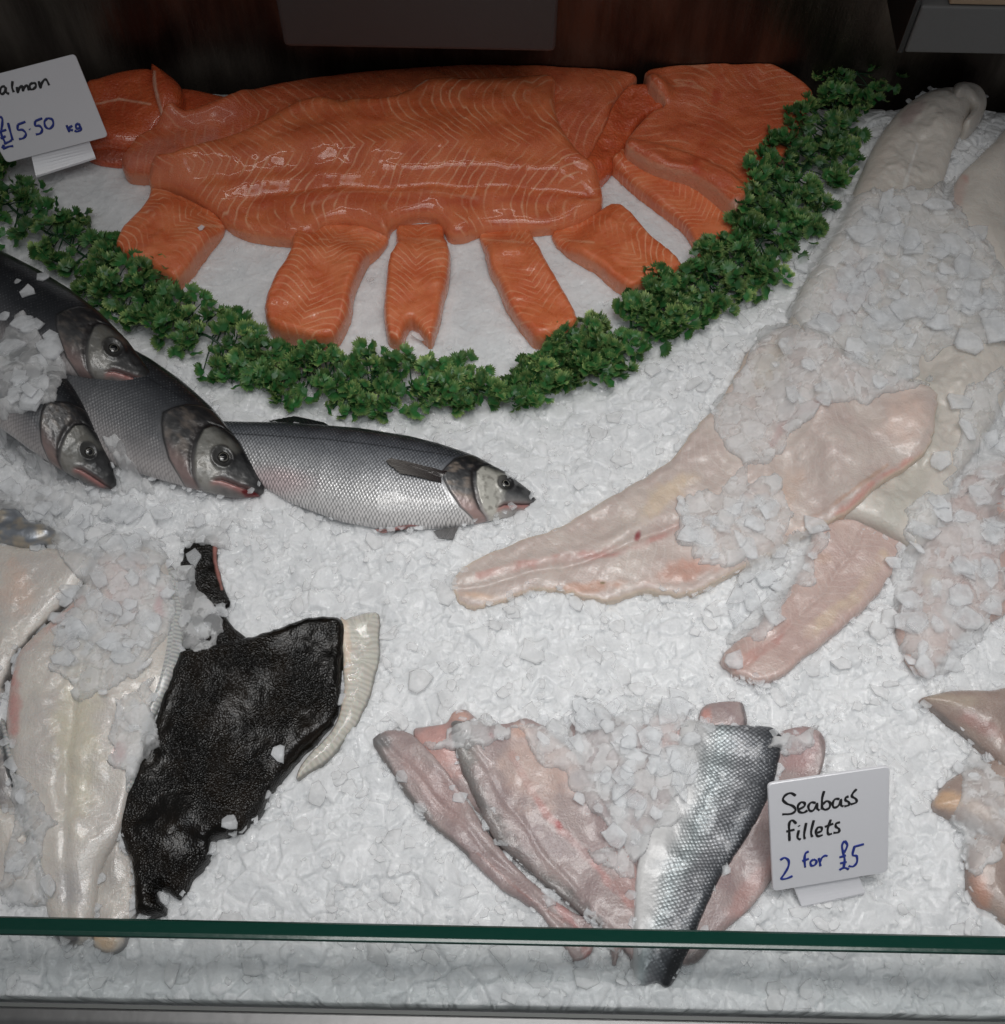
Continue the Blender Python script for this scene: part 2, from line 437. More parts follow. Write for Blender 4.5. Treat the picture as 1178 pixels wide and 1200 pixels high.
# ------------------------------------------------------------------ slabs: fillets, portions, pieces of skin
ITEMS = []
def slab(name, outline, T, mat, spine, label, cat='fish fillet', group=None, R=None, p=2.2, lip=.35, marks=(), sig=7, sink=.004,
         tmod=None, jit=0., sharp=False, bumps=.0015, edgecol=None, edgew=.006, parent=None, step=1, skin=None, seed=0, zfun=None, on_bed=False, raise_=0.):
    global HM
    P = np.asarray(outline, float)
    if not sharp: P = catmull(P, 5)
    else: P = catmull(P, 1)
    if jit:
        c = P.mean(0); a = np.arange(len(P)) * .9 + seed * 7
        P = P + np.stack([vnoise(a, a * 0, seed + 3) - .5, vnoise(a, a * 0, seed + 4) - .5], -1) * 2 * jit
    hb = blur(HM0 if on_bed else HM, sig)
    W = on_surface(P, hb, T * .4)[:, :2]
    S = on_surface(np.asarray(catmull(spine, 4, False), float), hb, T * .4)[:, :2]
    st = ST / 2 * step
    i0 = max(0, int((W[:, 0].min() - X0) / ST) - 2); i1 = min(NX - 1, int((W[:, 0].max() - X0) / ST) + 3)
    j0 = max(0, int((W[:, 1].min() - Y0) / ST) - 2); j1 = min(NY - 1, int((W[:, 1].max() - Y0) / ST) + 3)
    k = 2 // step
    xs = X0 + i0 * ST + np.arange((i1 - i0) * k + 1) * st; ys = Y0 + j0 * ST + np.arange((j1 - j0) * k + 1) * st
    x, y = np.meshgrid(xs, ys)
    ins = inpoly(x, y, W)
    D, arc, sd, fx, fy = seg_dist(x, y, W, True)
    q = ins[:-1, :-1] | ins[1:, :-1] | ins[:-1, 1:] | ins[1:, 1:]
    used = np.zeros(ins.shape, bool)
    used[:-1, :-1] |= q; used[1:, :-1] |= q; used[:-1, 1:] |= q; used[1:, 1:] |= q
    out = used & ~ins
    x = np.where(out, fx, x); y = np.where(out, fy, y); D = np.where(ins, D, 0)
    B = hsamp(hb, x, y) - sink + raise_
    R = R or T * 1.6
    pr = lip + (1 - lip) * (1 - (1 - np.clip(D / R, 0, 1)) ** p) ** (1 / p)
    d2, u, s2, _, _ = seg_dist(x, y, S, False); v = d2 * s2
    L = np.linalg.norm(np.diff(S, axis=0), axis=1).sum()
    tm = tmod(u / L, v) if tmod else 1.
    bm = fbm(x * 30, y * 30, seed + 60, 3) * bumps * 2.2 + fbm(x * 110, y * 110, seed + 70, 2) * bumps * .2
    z = B + T * pr * tm + bm * np.clip(D / R, 0, 1)
    pxy = to_px(np.stack([x, y, z], -1))
    if zfun: z = z + zfun(pxy[..., 0], pxy[..., 1], u / L, v) * np.clip(D / R, 0, 1)
    # register on the height map
    zz = z[::k, ::k]; ii = ins[::k, ::k]
    sub = HM[j0:j1 + 1, i0:i1 + 1]; ids = IDM[j0:j1 + 1, i0:i1 + 1]
    ids[ii & (zz > sub - .004)] = len(ITEMS) + 1
    sub[...] = np.where(ii, np.maximum(sub, zz), sub)
    idx = -np.ones(ins.shape, int); idx[used] = np.arange(used.sum())
    Q = np.stack([idx[:-1, :-1][q], idx[:-1, 1:][q], idx[1:, 1:][q], idx[1:, :-1][q]], -1)
    V = np.stack([x[used], y[used], z[used]], -1)
    E = np.concatenate([Q[:, [0, 1]], Q[:, [1, 2]], Q[:, [2, 3]], Q[:, [3, 0]]])
    key = np.sort(E, 1); key = key[:, 0] * (len(V) + 1) + key[:, 1]
    _, first, cnt = np.unique(key, return_index=True, return_counts=True)
    be = E[first[cnt == 1]]
    bv = np.unique(be); remap = -np.ones(len(V), int); remap[bv] = len(V) + np.arange(len(bv))
    Vb = V[bv].copy(); Bs = B[used][bv]; Vb[:, 2] = Bs - .026
    SK = np.stack([be[:, 1], be[:, 0], remap[be[:, 0]], remap[be[:, 1]]], -1)
    V2 = np.concatenate([V, Vb])
    ext = lambda a: np.concatenate([a[used], a[used][bv]])
    uvm = np.stack([ext(u), ext(v)], -1); edg = np.stack([ext(arc), ext(D)], -1)
    pp = np.concatenate([pxy[used], pxy[used][bv]])
    C = paint_at(pp, marks, seed)
    if edgecol is not None:
        w = (1 - sstep(0, edgew, ext(D))) * .85; c = np.array(srgb(*edgecol))
        na = C[:, 3] + w * (1 - C[:, 3])
        C[:, :3] = (C[:, :3] * (C[:, 3] * (1 - w))[:, None] + c * w[:, None]) / np.maximum(na, 1e-6)[:, None]; C[:, 3] = na
    cols = {'Paint': C}
    if skin: cols.update(skin(pp, ext(u) / L, ext(v), ext(D)))
    ob = mesh_np(name, V2, [Q, SK], mat, None, {'UVMap': uvm, 'Edge': edg}, cols)
    if parent is None:
        o = np.array([W[:, 0].mean(), W[:, 1].mean(), float(V2[:, 2].min())])
        me = ob.data; me.vertices.foreach_set('co', (V2 - o).astype(np.float32).ravel()); me.update(); ob.location = o
        tag(ob, label, cat, group)
    else:
        ob.parent = parent
        me = ob.data; me.vertices.foreach_set('co', (V2 - np.array(parent.location)).astype(np.float32).ravel()); me.update()
        if label: ob['label'] = label
    ITEMS.append((ob.name, W, pp))
    return ob
# ------------------------------------------------------------------ salmon
G_SF = 'salmon sides and folded pieces'; G_SP = 'salmon portions fanned out on the ice'
DK = (150, 60, 38); PINKF = (235, 160, 125)
slab('salmon_piece', [(100, 168), (118, 164), (150, 168), (152, 180), (146, 192), (118, 190), (100, 182)], .014, M['salmon_raw'], [(95, 175), (155, 180)],
     'dark wet salmon scrap at the foot of the salmon price tag', 'salmon piece', G_SF, bumps=.002, marks=[('b', 125, 180, 40, 14, 0, (120, 70, 60), .6)])
slab('salmon_piece', [(190, 112), (215, 103), (262, 112), (300, 118), (290, 145), (220, 160), (192, 150)], .022, M['salmon_raw'], [(185, 130), (300, 125)],
     'salmon flap lying behind the pale rimmed fold at the far left', 'salmon piece', G_SF)
slab('salmon_piece', [(98, 104), (119, 92), (150, 84), (180, 83), (192, 100), (196, 130), (188, 150), (163, 172), (126, 170), (98, 165)], .03, M['salmon_raw'], [(90, 125), (130, 120), (200, 122)],
     'orange salmon piece behind the salmon price tag with a thin pale seam', 'salmon piece', G_SF, R=.03,
     marks=[('l', [(112, 122), (140, 116), (176, 122)], 2.2, (235, 175, 145), .9)])
slab('salmon_piece', [(178, 80), (186, 84), (200, 93), (214, 106), (214, 122), (204, 134), (192, 146), (187, 130), (180, 105)], .03, M['salmon_raw'], [(182, 82), (195, 140)],
     'narrow folded salmon flap with a pale rim left of the long fillets', 'salmon piece', G_SF, R=.02, raise_=.004,
     marks=[('l', [(181, 84), (181, 100), (186, 122), (191, 142)], 3., (240, 190, 165), .95)])
def tm_s(u, v): return .55 + .45 * np.exp(-(v / .06) ** 2)
slab('salmon_fillet', [(143, 192), (150, 180), (190, 150), (240, 125), (300, 104), (380, 88), (480, 79), (560, 75), (640, 77), (720, 82), (747, 91), (733, 108), (720, 125), (714, 142), (703, 166), (697, 190), (690, 215), (600, 225), (400, 205), (250, 215), (180, 208), (150, 206)],
     .032, M['salmon_back'], [(140, 195), (260, 150), (420, 125), (600, 115), (760, 120)],
     'long salmon fillet at the back, half hidden behind the nearer one', 'salmon fillet', G_SF, R=.018, tmod=tm_s, lip=.45, sig=4, edgecol=(225, 150, 115), edgew=.003,
     marks=[('l', [(160, 190), (200, 170), (240, 158)], 22, (190, 120, 105), .5)])
slab('salmon_fillet', [(740, 102), (764, 104), (781, 113), (779, 128), (753, 142), (733, 176), (720, 196), (706, 212), (695, 215), (680, 200), (692, 180), (708, 150), (720, 122)],
     .022, M['salmon_raw'], [(770, 105), (735, 140), (700, 210)],
     'glossy orange salmon belly strip folded beside the right end of the long fillets', 'salmon piece', G_SF, R=.010, lip=.5, bumps=.003, sig=3)
slab('salmon_fillet', [(718, 190), (725, 181), (737, 178), (800, 195), (860, 230), (885, 262), (874, 270), (854, 277), (830, 297), (818, 292), (805, 271), (793, 259), (761, 235), (732, 211)],
     .024, M['salmon_cut'], [(722, 188), (780, 225), (850, 285)],
     'flat salmon piece tucked under the broad tailpiece beside the garland', 'salmon fillet', G_SF, R=.007, lip=.6, sig=4)
slab('salmon_fillet', [(755, 90), (781, 83), (815, 80), (854, 78), (895, 82), (927, 94), (947, 108), (950, 121), (931, 170), (903, 210), (875, 236), (862, 250), (856, 247), (834, 227), (809, 210), (777, 201), (753, 190), (733, 174), (741, 158), (761, 137), (778, 127), (768, 108)],
     .030, M['salmon_back'], [(905, 70), (880, 130), (855, 255)],
     'broad salmon tailpiece with fine pale lines in front of the garland at the right', 'salmon fillet', G_SF, R=.010, lip=.55, sig=3, raise_=.004, tmod=lambda u, v: .8 + .2 * np.exp(-(v / .05) ** 2),
     edgecol=(225, 170, 140), edgew=.003, marks=[('l', [(846, 90), (835, 130), (822, 180), (815, 210)], 9, (190, 70, 38), .75), ('b', 858, 243, 14, 8, -50, (215, 190, 175), .8)])
# portions
SP = [
 ([(180, 225), (210, 230), (244, 241), (256, 251), (262, 262), (251, 281), (234, 302), (211, 331), (190, 326), (165, 314), (146, 302), (137, 291), (146, 271), (166, 250), (176, 234)], [(255, 245), (205, 275), (160, 320)],
  'squarish salmon portion under the pointed left end of the long fillet', .030),
 ([(346, 272), (360, 262), (385, 258), (430, 260), (454, 270), (446, 290), (430, 305), (415, 340), (410, 370), (395, 398), (375, 402), (350, 398), (325, 392), (313, 378), (312, 355), (325, 325), (340, 300)], [(400, 262), (375, 330), (352, 402)],
  'widest salmon portion, second from the left below the long fillet', .032),
 ([(465, 262), (482, 258), (516, 258), (521, 274), (528, 298), (526, 329), (520, 350), (516, 373), (506, 401), (497, 396), (487, 383), (479, 381), (470, 402), (455, 397), (450, 363), (453, 329), (456, 305), (464, 288)], [(490, 260), (488, 330), (482, 400)],
  'narrow salmon portion with a notch in its lower end', .028),
 ([(562, 264), (590, 262), (618, 264), (630, 288), (648, 322), (662, 346), (676, 373), (674, 384), (652, 397), (628, 402), (614, 386), (597, 363), (584, 335), (573, 312), (568, 291)], [(588, 262), (615, 320), (650, 402)],
  'salmon portion with bold chevron lines above the dip of the garland', .028),
 ([(648, 268), (675, 257), (706, 243), (720, 240), (740, 254), (764, 281), (781, 295), (795, 308), (797, 320), (761, 332), (739, 342), (718, 330), (696, 312), (672, 298), (656, 286)], [(670, 262), (720, 290), (775, 330)],
  'rightmost salmon portion, its corner touching the garland', .028)]
def z_s1(px, py, u, v):
    g = lambda c, w: np.exp(-((v - c) / w) ** 2)
    return -.006 * g(-.045, .008) * sstep(.12, .3, u) + .003 * g(-.03, .01) + .0012 * np.sin(u * 40 + v * 60)
slab('salmon_fillet', [(177, 208), (190, 194), (217, 178), (272, 161), (305, 145), (340, 123), (373, 113), (400, 118), (414, 115), (453, 114), (482, 103), (500, 92), (520, 90), (550, 91), (600, 90), (647, 88), (650, 108), (652, 130), (660, 155), (675, 178), (690, 192), (702, 210), (707, 234), (700, 246), (675, 258), (652, 265), (618, 268), (570, 267), (543, 276), (526, 274), (519, 262), (506, 252), (482, 252), (461, 260), (453, 272), (440, 268), (424, 261), (401, 257), (380, 262), (368, 274), (346, 280), (326, 279), (289, 273), (265, 261), (251, 245), (234, 235), (204, 224), (178, 221)],
       .036, M['salmon'], [(170, 214), (240, 205), (330, 190), (450, 180), (580, 180), (720, 190)],
     'largest salmon fillet, lying in front with its wet muscle lines showing', 'salmon fillet', G_SF, R=.020, lip=.42, p=2.4, zfun=z_s1, tmod=lambda u, v: .72 + .28 * np.exp(-((v - .01) / .05) ** 2), edgecol=(236, 150, 105), edgew=.004, sig=5,
     marks=[('l', [(300, 235), (400, 228), (500, 236), (600, 234), (690, 228)], 9, (196, 78, 42), .6), ('l', [(360, 240), (400, 226), (440, 222), (520, 226), (560, 232)], 3, (240, 180, 150), .3),
            ('b', 215, 202, 60, 20, -10, (224, 130, 90), .6), ('l', [(480, 103), (500, 92)], 3, (240, 190, 160), .9)])

for k, (o, s, lb, T) in enumerate(SP):
    slab('salmon_portion', o, T, M['salmon_cut'], s, lb, 'salmon portion', G_SP, R=.009, p=2.4, lip=.42, on_bed=True, edgecol=(226, 150, 112), edgew=.002, tmod=lambda u, v: .42 + .58 * sstep(.02, .30, u), bumps=.0022, seed=k * 5, sig=5, jit=.6,
         marks=[('l', [(s[0][0] - 26, s[0][1] + 18), (s[0][0] + 26, s[0][1] + 22)], 1.8, (245, 180, 140), .7)])

# ------------------------------------------------------------------ white fish fillets at the right
G_W = 'big white fish fillets half buried in ice'
RED = (184, 112, 104); PNK = (204, 164, 154); GRY = (150, 146, 142); CRM = (216, 196, 172); BRN = (176, 140, 112)
slab('white_fish_fillet', [(1080, 650), (1086, 622), (1105, 590), (1130, 558), (1190, 545), (1190, 702), (1130, 742), (1092, 790), (1064, 772), (1052, 720), (1066, 690)], .018, M['cod_pink'], [(1180, 560), (1120, 650), (1070, 780)],
     'pinkish ice strewn fillet at the right edge of the display', 'fish fillet', G_W, jit=2, marks=[('b', 1120, 690, 10, 6, 30, RED, .6), ('b', 1100, 725, 9, 5, 60, RED, .6), ('b', 1090, 680, 12, 9, 0, CRM, .8), ('b', 1140, 660, 30, 14, -60, PNK, .7)])
slab('white_fish_fillet', [(1125, 205), (1145, 185), (1165, 166), (1190, 158), (1190, 345), (1150, 310), (1110, 270), (1112, 235)], .03, M['cod_pale'], [(1190, 165), (1120, 300)],
     'rounded pale fillet end at the right edge beside the curled tail', 'fish fillet', G_W, marks=[('l', [(1128, 210), (1120, 240)], 10, (205, 120, 105), .6)])
slab('white_fish_fillet', [(960, 612), (1000, 605), (1045, 612), (1058, 640), (1040, 680), (1012, 715), (975, 745), (935, 778), (905, 798), (885, 800), (860, 790), (845, 775), (852, 762), (872, 745), (897, 722), (918, 700), (938, 668), (948, 640)], .017, M['cod_pink'], [(1020, 610), (960, 700), (860, 790)],
     'slim pink tailed fillet poking out below the folded white one', 'fish fillet', G_W, R=.009, lip=.55, jit=1.6, zfun=lambda px, py, u, v: -.0014 * np.exp(-((v + .0015 * np.sin(u * 25)) / .003) ** 2),
     marks=[('l', [(1035, 650), (1005, 695), (950, 740)], 12, CRM, .7), ('l', [(925, 730), (905, 755), (880, 770)], 8, RED, .45), ('b', 870, 775, 22, 10, -30, PNK, .7), ('b', 965, 655, 12, 7, 0, BRN, .4)])
slab('white_fish_fillet', [(985, 262), (1000, 225), (1015, 190), (1030, 160), (1055, 128), (1085, 108), (1118, 102), (1138, 110), (1136, 135), (1122, 165), (1112, 195), (1105, 228), (1118, 250), (1150, 290), (1182, 335), (1190, 430), (1160, 505), (1122, 560), (1096, 620), (1074, 642), (1058, 632), (1035, 618), (1005, 606), (983, 600), (950, 560), (915, 470), (915, 420), (925, 375), (940, 335)],
     .030, M['cod_pale'], [(1110, 100), (1050, 250), (1080, 420), (1060, 640)],
     'biggest white fillet, its tail up at the back and its skin side folded over', 'fish fillet', G_W, R=.035, bumps=.004, lip=.3,
     marks=[('l', [(1050, 150), (1025, 200), (1000, 260)], 12, (205, 195, 185), .8), ('b', 1068, 132, 26, 10, -40, (150, 120, 118), .6), ('l', [(1075, 170), (1055, 235)], 3, (225, 222, 218), .8), ('l', [(960, 384), (985, 375), (1010, 366)], 4, (150, 40, 50), .7), ('b', 1000, 300, 16, 9, -50, BRN, .7), ('l', [(1085, 460), (1070, 560), (1040, 610)], 26, (196, 192, 182), .8),
            ('b', 1090, 345, 14, 6, -50, (214, 160, 138), .7), ('b', 1000, 340, 44, 26, -40, (212, 180, 176), .7)])
slab('white_fish_fillet', [(1118, 100), (1138, 98), (1152, 106), (1157, 122), (1148, 142), (1136, 152), (1130, 142), (1140, 126), (1134, 114), (1122, 110)], .022, M['cod_pale'], [(1120, 100), (1152, 112), (1140, 150)],
     'small curled tail tip at the very back right of the ice', 'fish fillet', G_W, R=.014)
slab('white_fish_fillet', [(528, 682), (536, 668), (552, 657), (600, 636), (650, 618), (690, 598), (735, 571), (778, 546), (808, 510), (838, 478), (862, 440), (880, 408), (908, 388), (938, 384), (965, 395), (1000, 425), (1045, 440), (1080, 452), (1098, 465), (1096, 490), (1091, 518), (1075, 540), (1032, 568), (1000, 595), (982, 607), (950, 622), (915, 642), (880, 662), (840, 682), (815, 694), (785, 698), (755, 694), (718, 704), (690, 700), (665, 694), (640, 690), (612, 694), (590, 704), (560, 710), (539, 706), (534, 695), (531, 690)],
     .017, M['cod'], [(525, 690), (640, 668), (760, 630), (880, 570), (960, 510), (1000, 400)],
     'long white fillet whose narrow tail points at the silver bass', 'fish fillet', G_W, R=.010, lip=.62, jit=1.8, sig=7, bumps=.0024, edgecol=(220, 202, 182), edgew=.004, tmod=lambda u, v: .5 + .5 * sstep(.0, .5, u), zfun=lambda px, py, u, v: -.0035 * np.exp(-((v + .002 * np.sin(u * 30)) / .0035) ** 2) * sstep(.75, .5, u) + .002 * np.exp(-((v - .012) / .006) ** 2),
     marks=[('l', [(560, 676), (600, 664), (640, 658)], 7, (206, 150, 142), .6), ('l', [(650, 656), (700, 650), (745, 640), (790, 620), (820, 606)], 8, (192, 128, 120), .6), ('b', 748, 628, 4, 6, 20, (150, 50, 60), .9),
            ('b', 800, 670, 60, 14, -18, (200, 150, 132), .75), ('b', 690, 688, 50, 8, -5, (206, 160, 138), .7), ('l', [(960, 470), (925, 490), (905, 520)], 7, RED, .5), ('l', [(985, 605), (1030, 566), (1078, 538)], 12, (206, 142, 128), .7),
            ('b', 780, 580, 46, 18, -35, CRM, .8), ('b', 900, 430, 40, 24, -50, (204, 190, 170), .8), ('b', 1060, 490, 34, 40, 0, (222, 198, 186), .8), ('b', 707, 683, 4, 2, 0, (120, 110, 70), .8),
            ('l', [(905, 640), (985, 585), (1040, 545)], 4, (186, 140, 110), .5), ('b', 900, 590, 60, 20, -35, (206, 178, 160), .6), ('b', 560, 698, 30, 8, 10, (220, 190, 168), .8)])
# small pink pieces and the fillets at the lower right
slab('white_fish_fillet', [(1163, 600), (1168, 575), (1178, 560), (1192, 555), (1192, 615), (1175, 612)], .02, M['cod_pink'], [(1165, 590), (1192, 590)],
     'small bright pink fillet end at the right edge above the pink fillet', 'fish fillet', G_W, R=.012, raise_=.008, marks=[('b', 1175, 580, 18, 12, 0, (210, 140, 132), .7)])
G_R = 'grey skinless fillets at the lower right edge'
slab('grey_fish_fillet', [(1134, 1000), (1140, 980), (1160, 970), (1192, 968), (1192, 1078), (1165, 1068), (1142, 1052), (1134, 1030)], .02, M['grey_flesh'], [(1192, 980), (1150, 1060)],
     'lowest of the grey fillets at the right edge, pinkish', 'fish fillet', G_R, marks=[('b', 1150, 1040, 14, 30, 0, (208, 150, 125), .6)])
slab('grey_fish_fillet', [(1095, 945), (1100, 930), (1115, 912), (1150, 895), (1192, 890), (1192, 988), (1165, 978), (1140, 964), (1115, 958)], .022, M['grey_flesh'], [(1095, 940), (1190, 940)],
     'middle grey fillet at the right edge with a yellowish pointed end', 'fish fillet', G_R, marks=[('b', 1110, 938, 22, 14, 0, (216, 180, 145), .8), ('b', 1150, 950, 30, 12, 20, (205, 178, 155), .6)])
slab('grey_fish_fillet', [(1080, 818), (1098, 812), (1120, 808), (1160, 808), (1192, 812), (1192, 898), (1165, 885), (1138, 864), (1110, 843), (1094, 830)], .024, M['grey_flesh'], [(1080, 818), (1130, 840), (1190, 865)],
     'uppermost grey fillet at the right edge, with a sharp dark tip', 'fish fillet', G_R, R=.03,
     marks=[('l', [(1082, 820), (1110, 845), (1150, 880)], 5, (100, 92, 88), .7), ('b', 1150, 850, 40, 12, 25, (176, 132, 126), .6), ('b', 1120, 820, 50, 10, 5, (186, 172, 155), .6)])

# ------------------------------------------------------------------ flatfish at the lower left
G_F = 'white side flatfish fillets at the lower left'
def dark_edge(pts, w=5): return ('l', pts, w, (58, 60, 62), .9)
slab('flatfish_fillet', [(-14, 935), (6, 944), (28, 955), (42, 985), (50, 1020), (46, 1052), (36, 1060), (20, 1040), (-14, 1032)], .016, M['flat_white'], [(10, 935), (35, 1060)],
     'ragged white flatfish end in the lower left corner of the ice', 'flatfish fillet', G_F, jit=1.5, marks=[('b', 20, 1000, 14, 30, -20, (170, 160, 152), .5)])
slab('flatfish_fillet', [(-14, 862), (4, 872), (18, 895), (28, 925), (22, 946), (4, 948), (-14, 940)], .014, M['flat_white'], [(0, 865), (15, 945)],
     'small grey flatfish flap at the left edge beside the big white one', 'flatfish fillet', G_F, marks=[('b', 6, 905, 30, 50, 0, (120, 116, 118), .85)])
slab('flatfish_fillet', [(-14, 646), (27, 640), (70, 642), (105, 650), (111, 668), (92, 692), (70, 712), (52, 730), (34, 750), (20, 768), (6, 800), (-14, 812)], .018, M['flat_white'], [(60, 642), (20, 720), (-5, 810)],
     'cream flatfish fillet at the left edge with a dark rim', 'flatfish fillet', G_F, marks=[dark_edge([(92, 695), (50, 735), (22, 765), (4, 805)], 6), ('b', 20, 690, 26, 40, 0, (222, 196, 180), .8)])
slab('flatfish_fillet', [(110, 1078), (104, 1050), (116, 1010), (138, 968), (150, 985), (158, 1020), (160, 1070), (150, 1085), (146, 1108), (128, 1118), (108, 1108)], .012, M['flat_white'], [(140, 970), (128, 1110)],
     'grey ribbed tail end between the white flatfish and the dark one', 'flatfish fillet', G_F, edgecol=(110, 112, 115), edgew=.004, marks=[('b', 128, 1020, 18, 36, 0, (160, 155, 150), .7), ('b', 122, 1100, 24, 16, 0, (222, 190, 155), .9)])
# dark flatfish: the near piece and the strip above it
slab('dark_flatfish_tail', [(216, 640), (228, 630), (244, 626), (254, 630), (254, 655), (262, 690), (270, 706), (262, 716), (274, 735), (290, 750), (268, 775), (230, 780), (210, 770), (212, 730), (216, 700), (208, 675), (212, 655)], .015, M['dark_skin'], [(240, 626), (240, 780)],
     'narrow black flatfish strip above the large black one', 'flatfish', 'black skinned flatfish pieces', jit=1.2, bumps=.003, marks=[('l', [(253, 630), (252, 655), (260, 690)], 3, (190, 130, 120), .7)])
ff = slab('dark_flatfish', [(211, 765), (240, 758), (275, 751), (300, 745), (321, 737), (350, 728), (371, 723), (402, 727), (403, 760), (401, 797), (392, 843), (372, 866), (353, 884), (330, 912), (316, 930), (304, 955), (290, 966), (284, 976), (268, 978), (250, 985), (243, 1007), (228, 1028), (211, 1053), (196, 1044), (186, 1040), (184, 1052), (194, 1066), (179, 1074), (160, 1068), (156, 1040), (153, 1012), (144, 990), (140, 966), (146, 935), (156, 911), (163, 890), (174, 866), (186, 830), (197, 801)],
     .022, M['dark_skin'], [(400, 740), (280, 860), (170, 1070)],
     'large wet black flatfish with a pale fin frill along its right side', 'flatfish', 'black skinned flatfish pieces', sharp=False, jit=1.5, R=.012, bumps=.0022, sig=9)
slab('fin_frill', [(398, 726), (404, 724), (420, 719), (438, 716), (445, 722), (444, 745), (444, 770), (438, 797), (431, 820), (420, 845), (408, 861), (395, 878), (380, 893), (362, 904), (347, 912), (352, 895), (372, 872), (392, 848), (402, 800)],
     .010, M['frill_cream'], [(420, 720), (350, 910)], 'cream ribbed fin frill', parent=ff, R=.012, lip=.3, bumps=.002, jit=.8, edgecol=(110, 108, 100), edgew=.0022,
     marks=[('l', [(404, 726), (408, 780), (396, 840)], 7, (222, 196, 172), .6)])
wf = slab('flatfish_fillet', [(92, 692), (105, 665), (124, 640), (150, 634), (180, 642), (196, 658), (204, 690), (204, 740), (196, 790), (178, 838), (164, 885), (152, 920), (138, 975), (122, 1005), (114, 1030), (110, 1070), (106, 1095), (86, 1106), (64, 1100), (54, 1072), (50, 1050), (46, 1030), (42, 1008), (36, 989), (31, 960), (26, 930), (14, 900), (9, 875), (5, 845), (8, 815), (12, 790), (19, 765), (36, 745), (56, 727), (78, 708)],
     .024, M['flat_white'], [(160, 640), (105, 760), (80, 900), (82, 1100)],
     'large cream white flatfish fillet with ice on its upper half', 'flatfish fillet', G_F, R=.04, bumps=.0025, lip=.25,
     zfun=lambda px, py, u, v: -.004 * np.exp(-(v / .006) ** 2) * sstep(.15, .3, u),
     marks=[('l', [(98, 700), (60, 735), (24, 765), (12, 800)], 6, (216, 158, 150), .5), ('b', 16, 830, 10, 40, 0, (205, 120, 115), .6), ('l', [(190, 690), (186, 712), (190, 720)], 9, (196, 90, 96), .75), ('b', 140, 885, 10, 16, 10, (205, 120, 120), .5),
            ('b', 90, 860, 34, 110, 0, (224, 216, 190), .6), ('b', 78, 1045, 24, 26, 0, (168, 166, 168), .7), ('b', 140, 690, 40, 50, 0, (222, 186, 182), .6), ('b', 80, 1098, 22, 12, 0, (84, 84, 88), .9), ('b', 25, 1040, 14, 26, 0, (180, 174, 165), .5)])
slab('fin_frill', [(186, 650), (200, 660), (208, 675), (213, 700), (214, 735), (210, 765), (200, 792), (190, 815), (178, 840), (168, 868), (160, 893), (156, 915), (146, 928), (144, 905), (152, 880), (162, 850), (174, 815), (184, 780), (192, 740), (192, 700), (188, 675)],
     .008, M['frill'], [(200, 660), (150, 925)], 'grey ribbed fin frill', parent=wf, R=.012, lip=.3, raise_=-.002, bumps=.001)
slab('fin_frill', [(26, 930), (36, 960), (44, 990), (50, 1020), (58, 1060), (48, 1045), (38, 1010), (28, 975), (20, 945), (6, 905), (-2, 870), (0, 840), (8, 860), (16, 900)],
     .008, M['frill'], [(0, 850), (55, 1050)], 'dark rimmed fin frill', parent=wf, R=.01, marks=[dark_edge([(-2, 850), (14, 915), (30, 950)], 6)])

# ------------------------------------------------------------------ sea bass fillets
G_B = 'sea bass fillets beside their price tag'
sk = lambda pts, w=6: ('l', pts, w, (112, 110, 108), .85)
slab('sea_bass_fillet', [(484, 856), (500, 850), (522, 846), (530, 834), (545, 830), (558, 840), (580, 860), (600, 900), (580, 960), (540, 930), (500, 890)], .010, M['bass_flesh'], [(540, 835), (540, 950)],
     'pink fillet edge showing between the two left grey rimmed fillets', 'sea bass fillet', G_B, marks=[('b', 520, 875, 50, 40, 0, (208, 162, 154), .8), ('b', 540, 840, 14, 8, 0, (212, 172, 158), .8)])
slab('sea_bass_fillet', [(437, 866), (446, 858), (462, 855), (480, 859), (498, 874), (520, 900), (545, 935), (580, 985), (620, 1030), (668, 1066), (700, 1082), (696, 1108), (688, 1122), (674, 1126), (662, 1110), (644, 1085), (630, 1068), (612, 1057), (592, 1045), (570, 1025), (545, 1000), (528, 985), (512, 972), (495, 955), (474, 929), (462, 910), (450, 892), (440, 876)],
     .011, M['bass_flesh'], [(445, 862), (530, 955), (610, 1035), (690, 1110)],
     'leftmost sea bass fillet, long and pink with a grey pointed end', 'sea bass fillet', G_B, R=.007, lip=.6, sig=4, jit=.8, zfun=lambda px, py, u, v: -.0014 * np.exp(-((v + .0015 * np.sin(u * 25)) / .003) ** 2),
     marks=[sk([(438, 866), (450, 890), (480, 935), (515, 976), (545, 1004)], 9), ('b', 446, 866, 16, 10, 40, (112, 112, 112), .85), ('b', 510, 925, 60, 20, 50, (184, 154, 150), .6), ('l', [(560, 1000), (610, 1045), (660, 1080)], 3, (160, 110, 100), .5), ('l', [(655, 1060), (678, 1090), (690, 1120)], 8, (190, 128, 124), .6)])
slab('sea_bass_fillet', [(745, 850), (770, 835), (800, 835), (812, 850), (808, 900), (790, 950), (770, 990), (748, 1020), (715, 990), (690, 940), (672, 890), (668, 850), (690, 835), (720, 838)], .012, M['bass_flesh'], [(760, 835), (720, 1000)],
     'pale pink fillet buried in ice between the two middle fillets', 'sea bass fillet', G_B, jit=2, marks=[('b', 770, 860, 50, 40, 0, (210, 178, 172), .8), ('b', 720, 850, 20, 12, 0, (140, 136, 136), .8)])
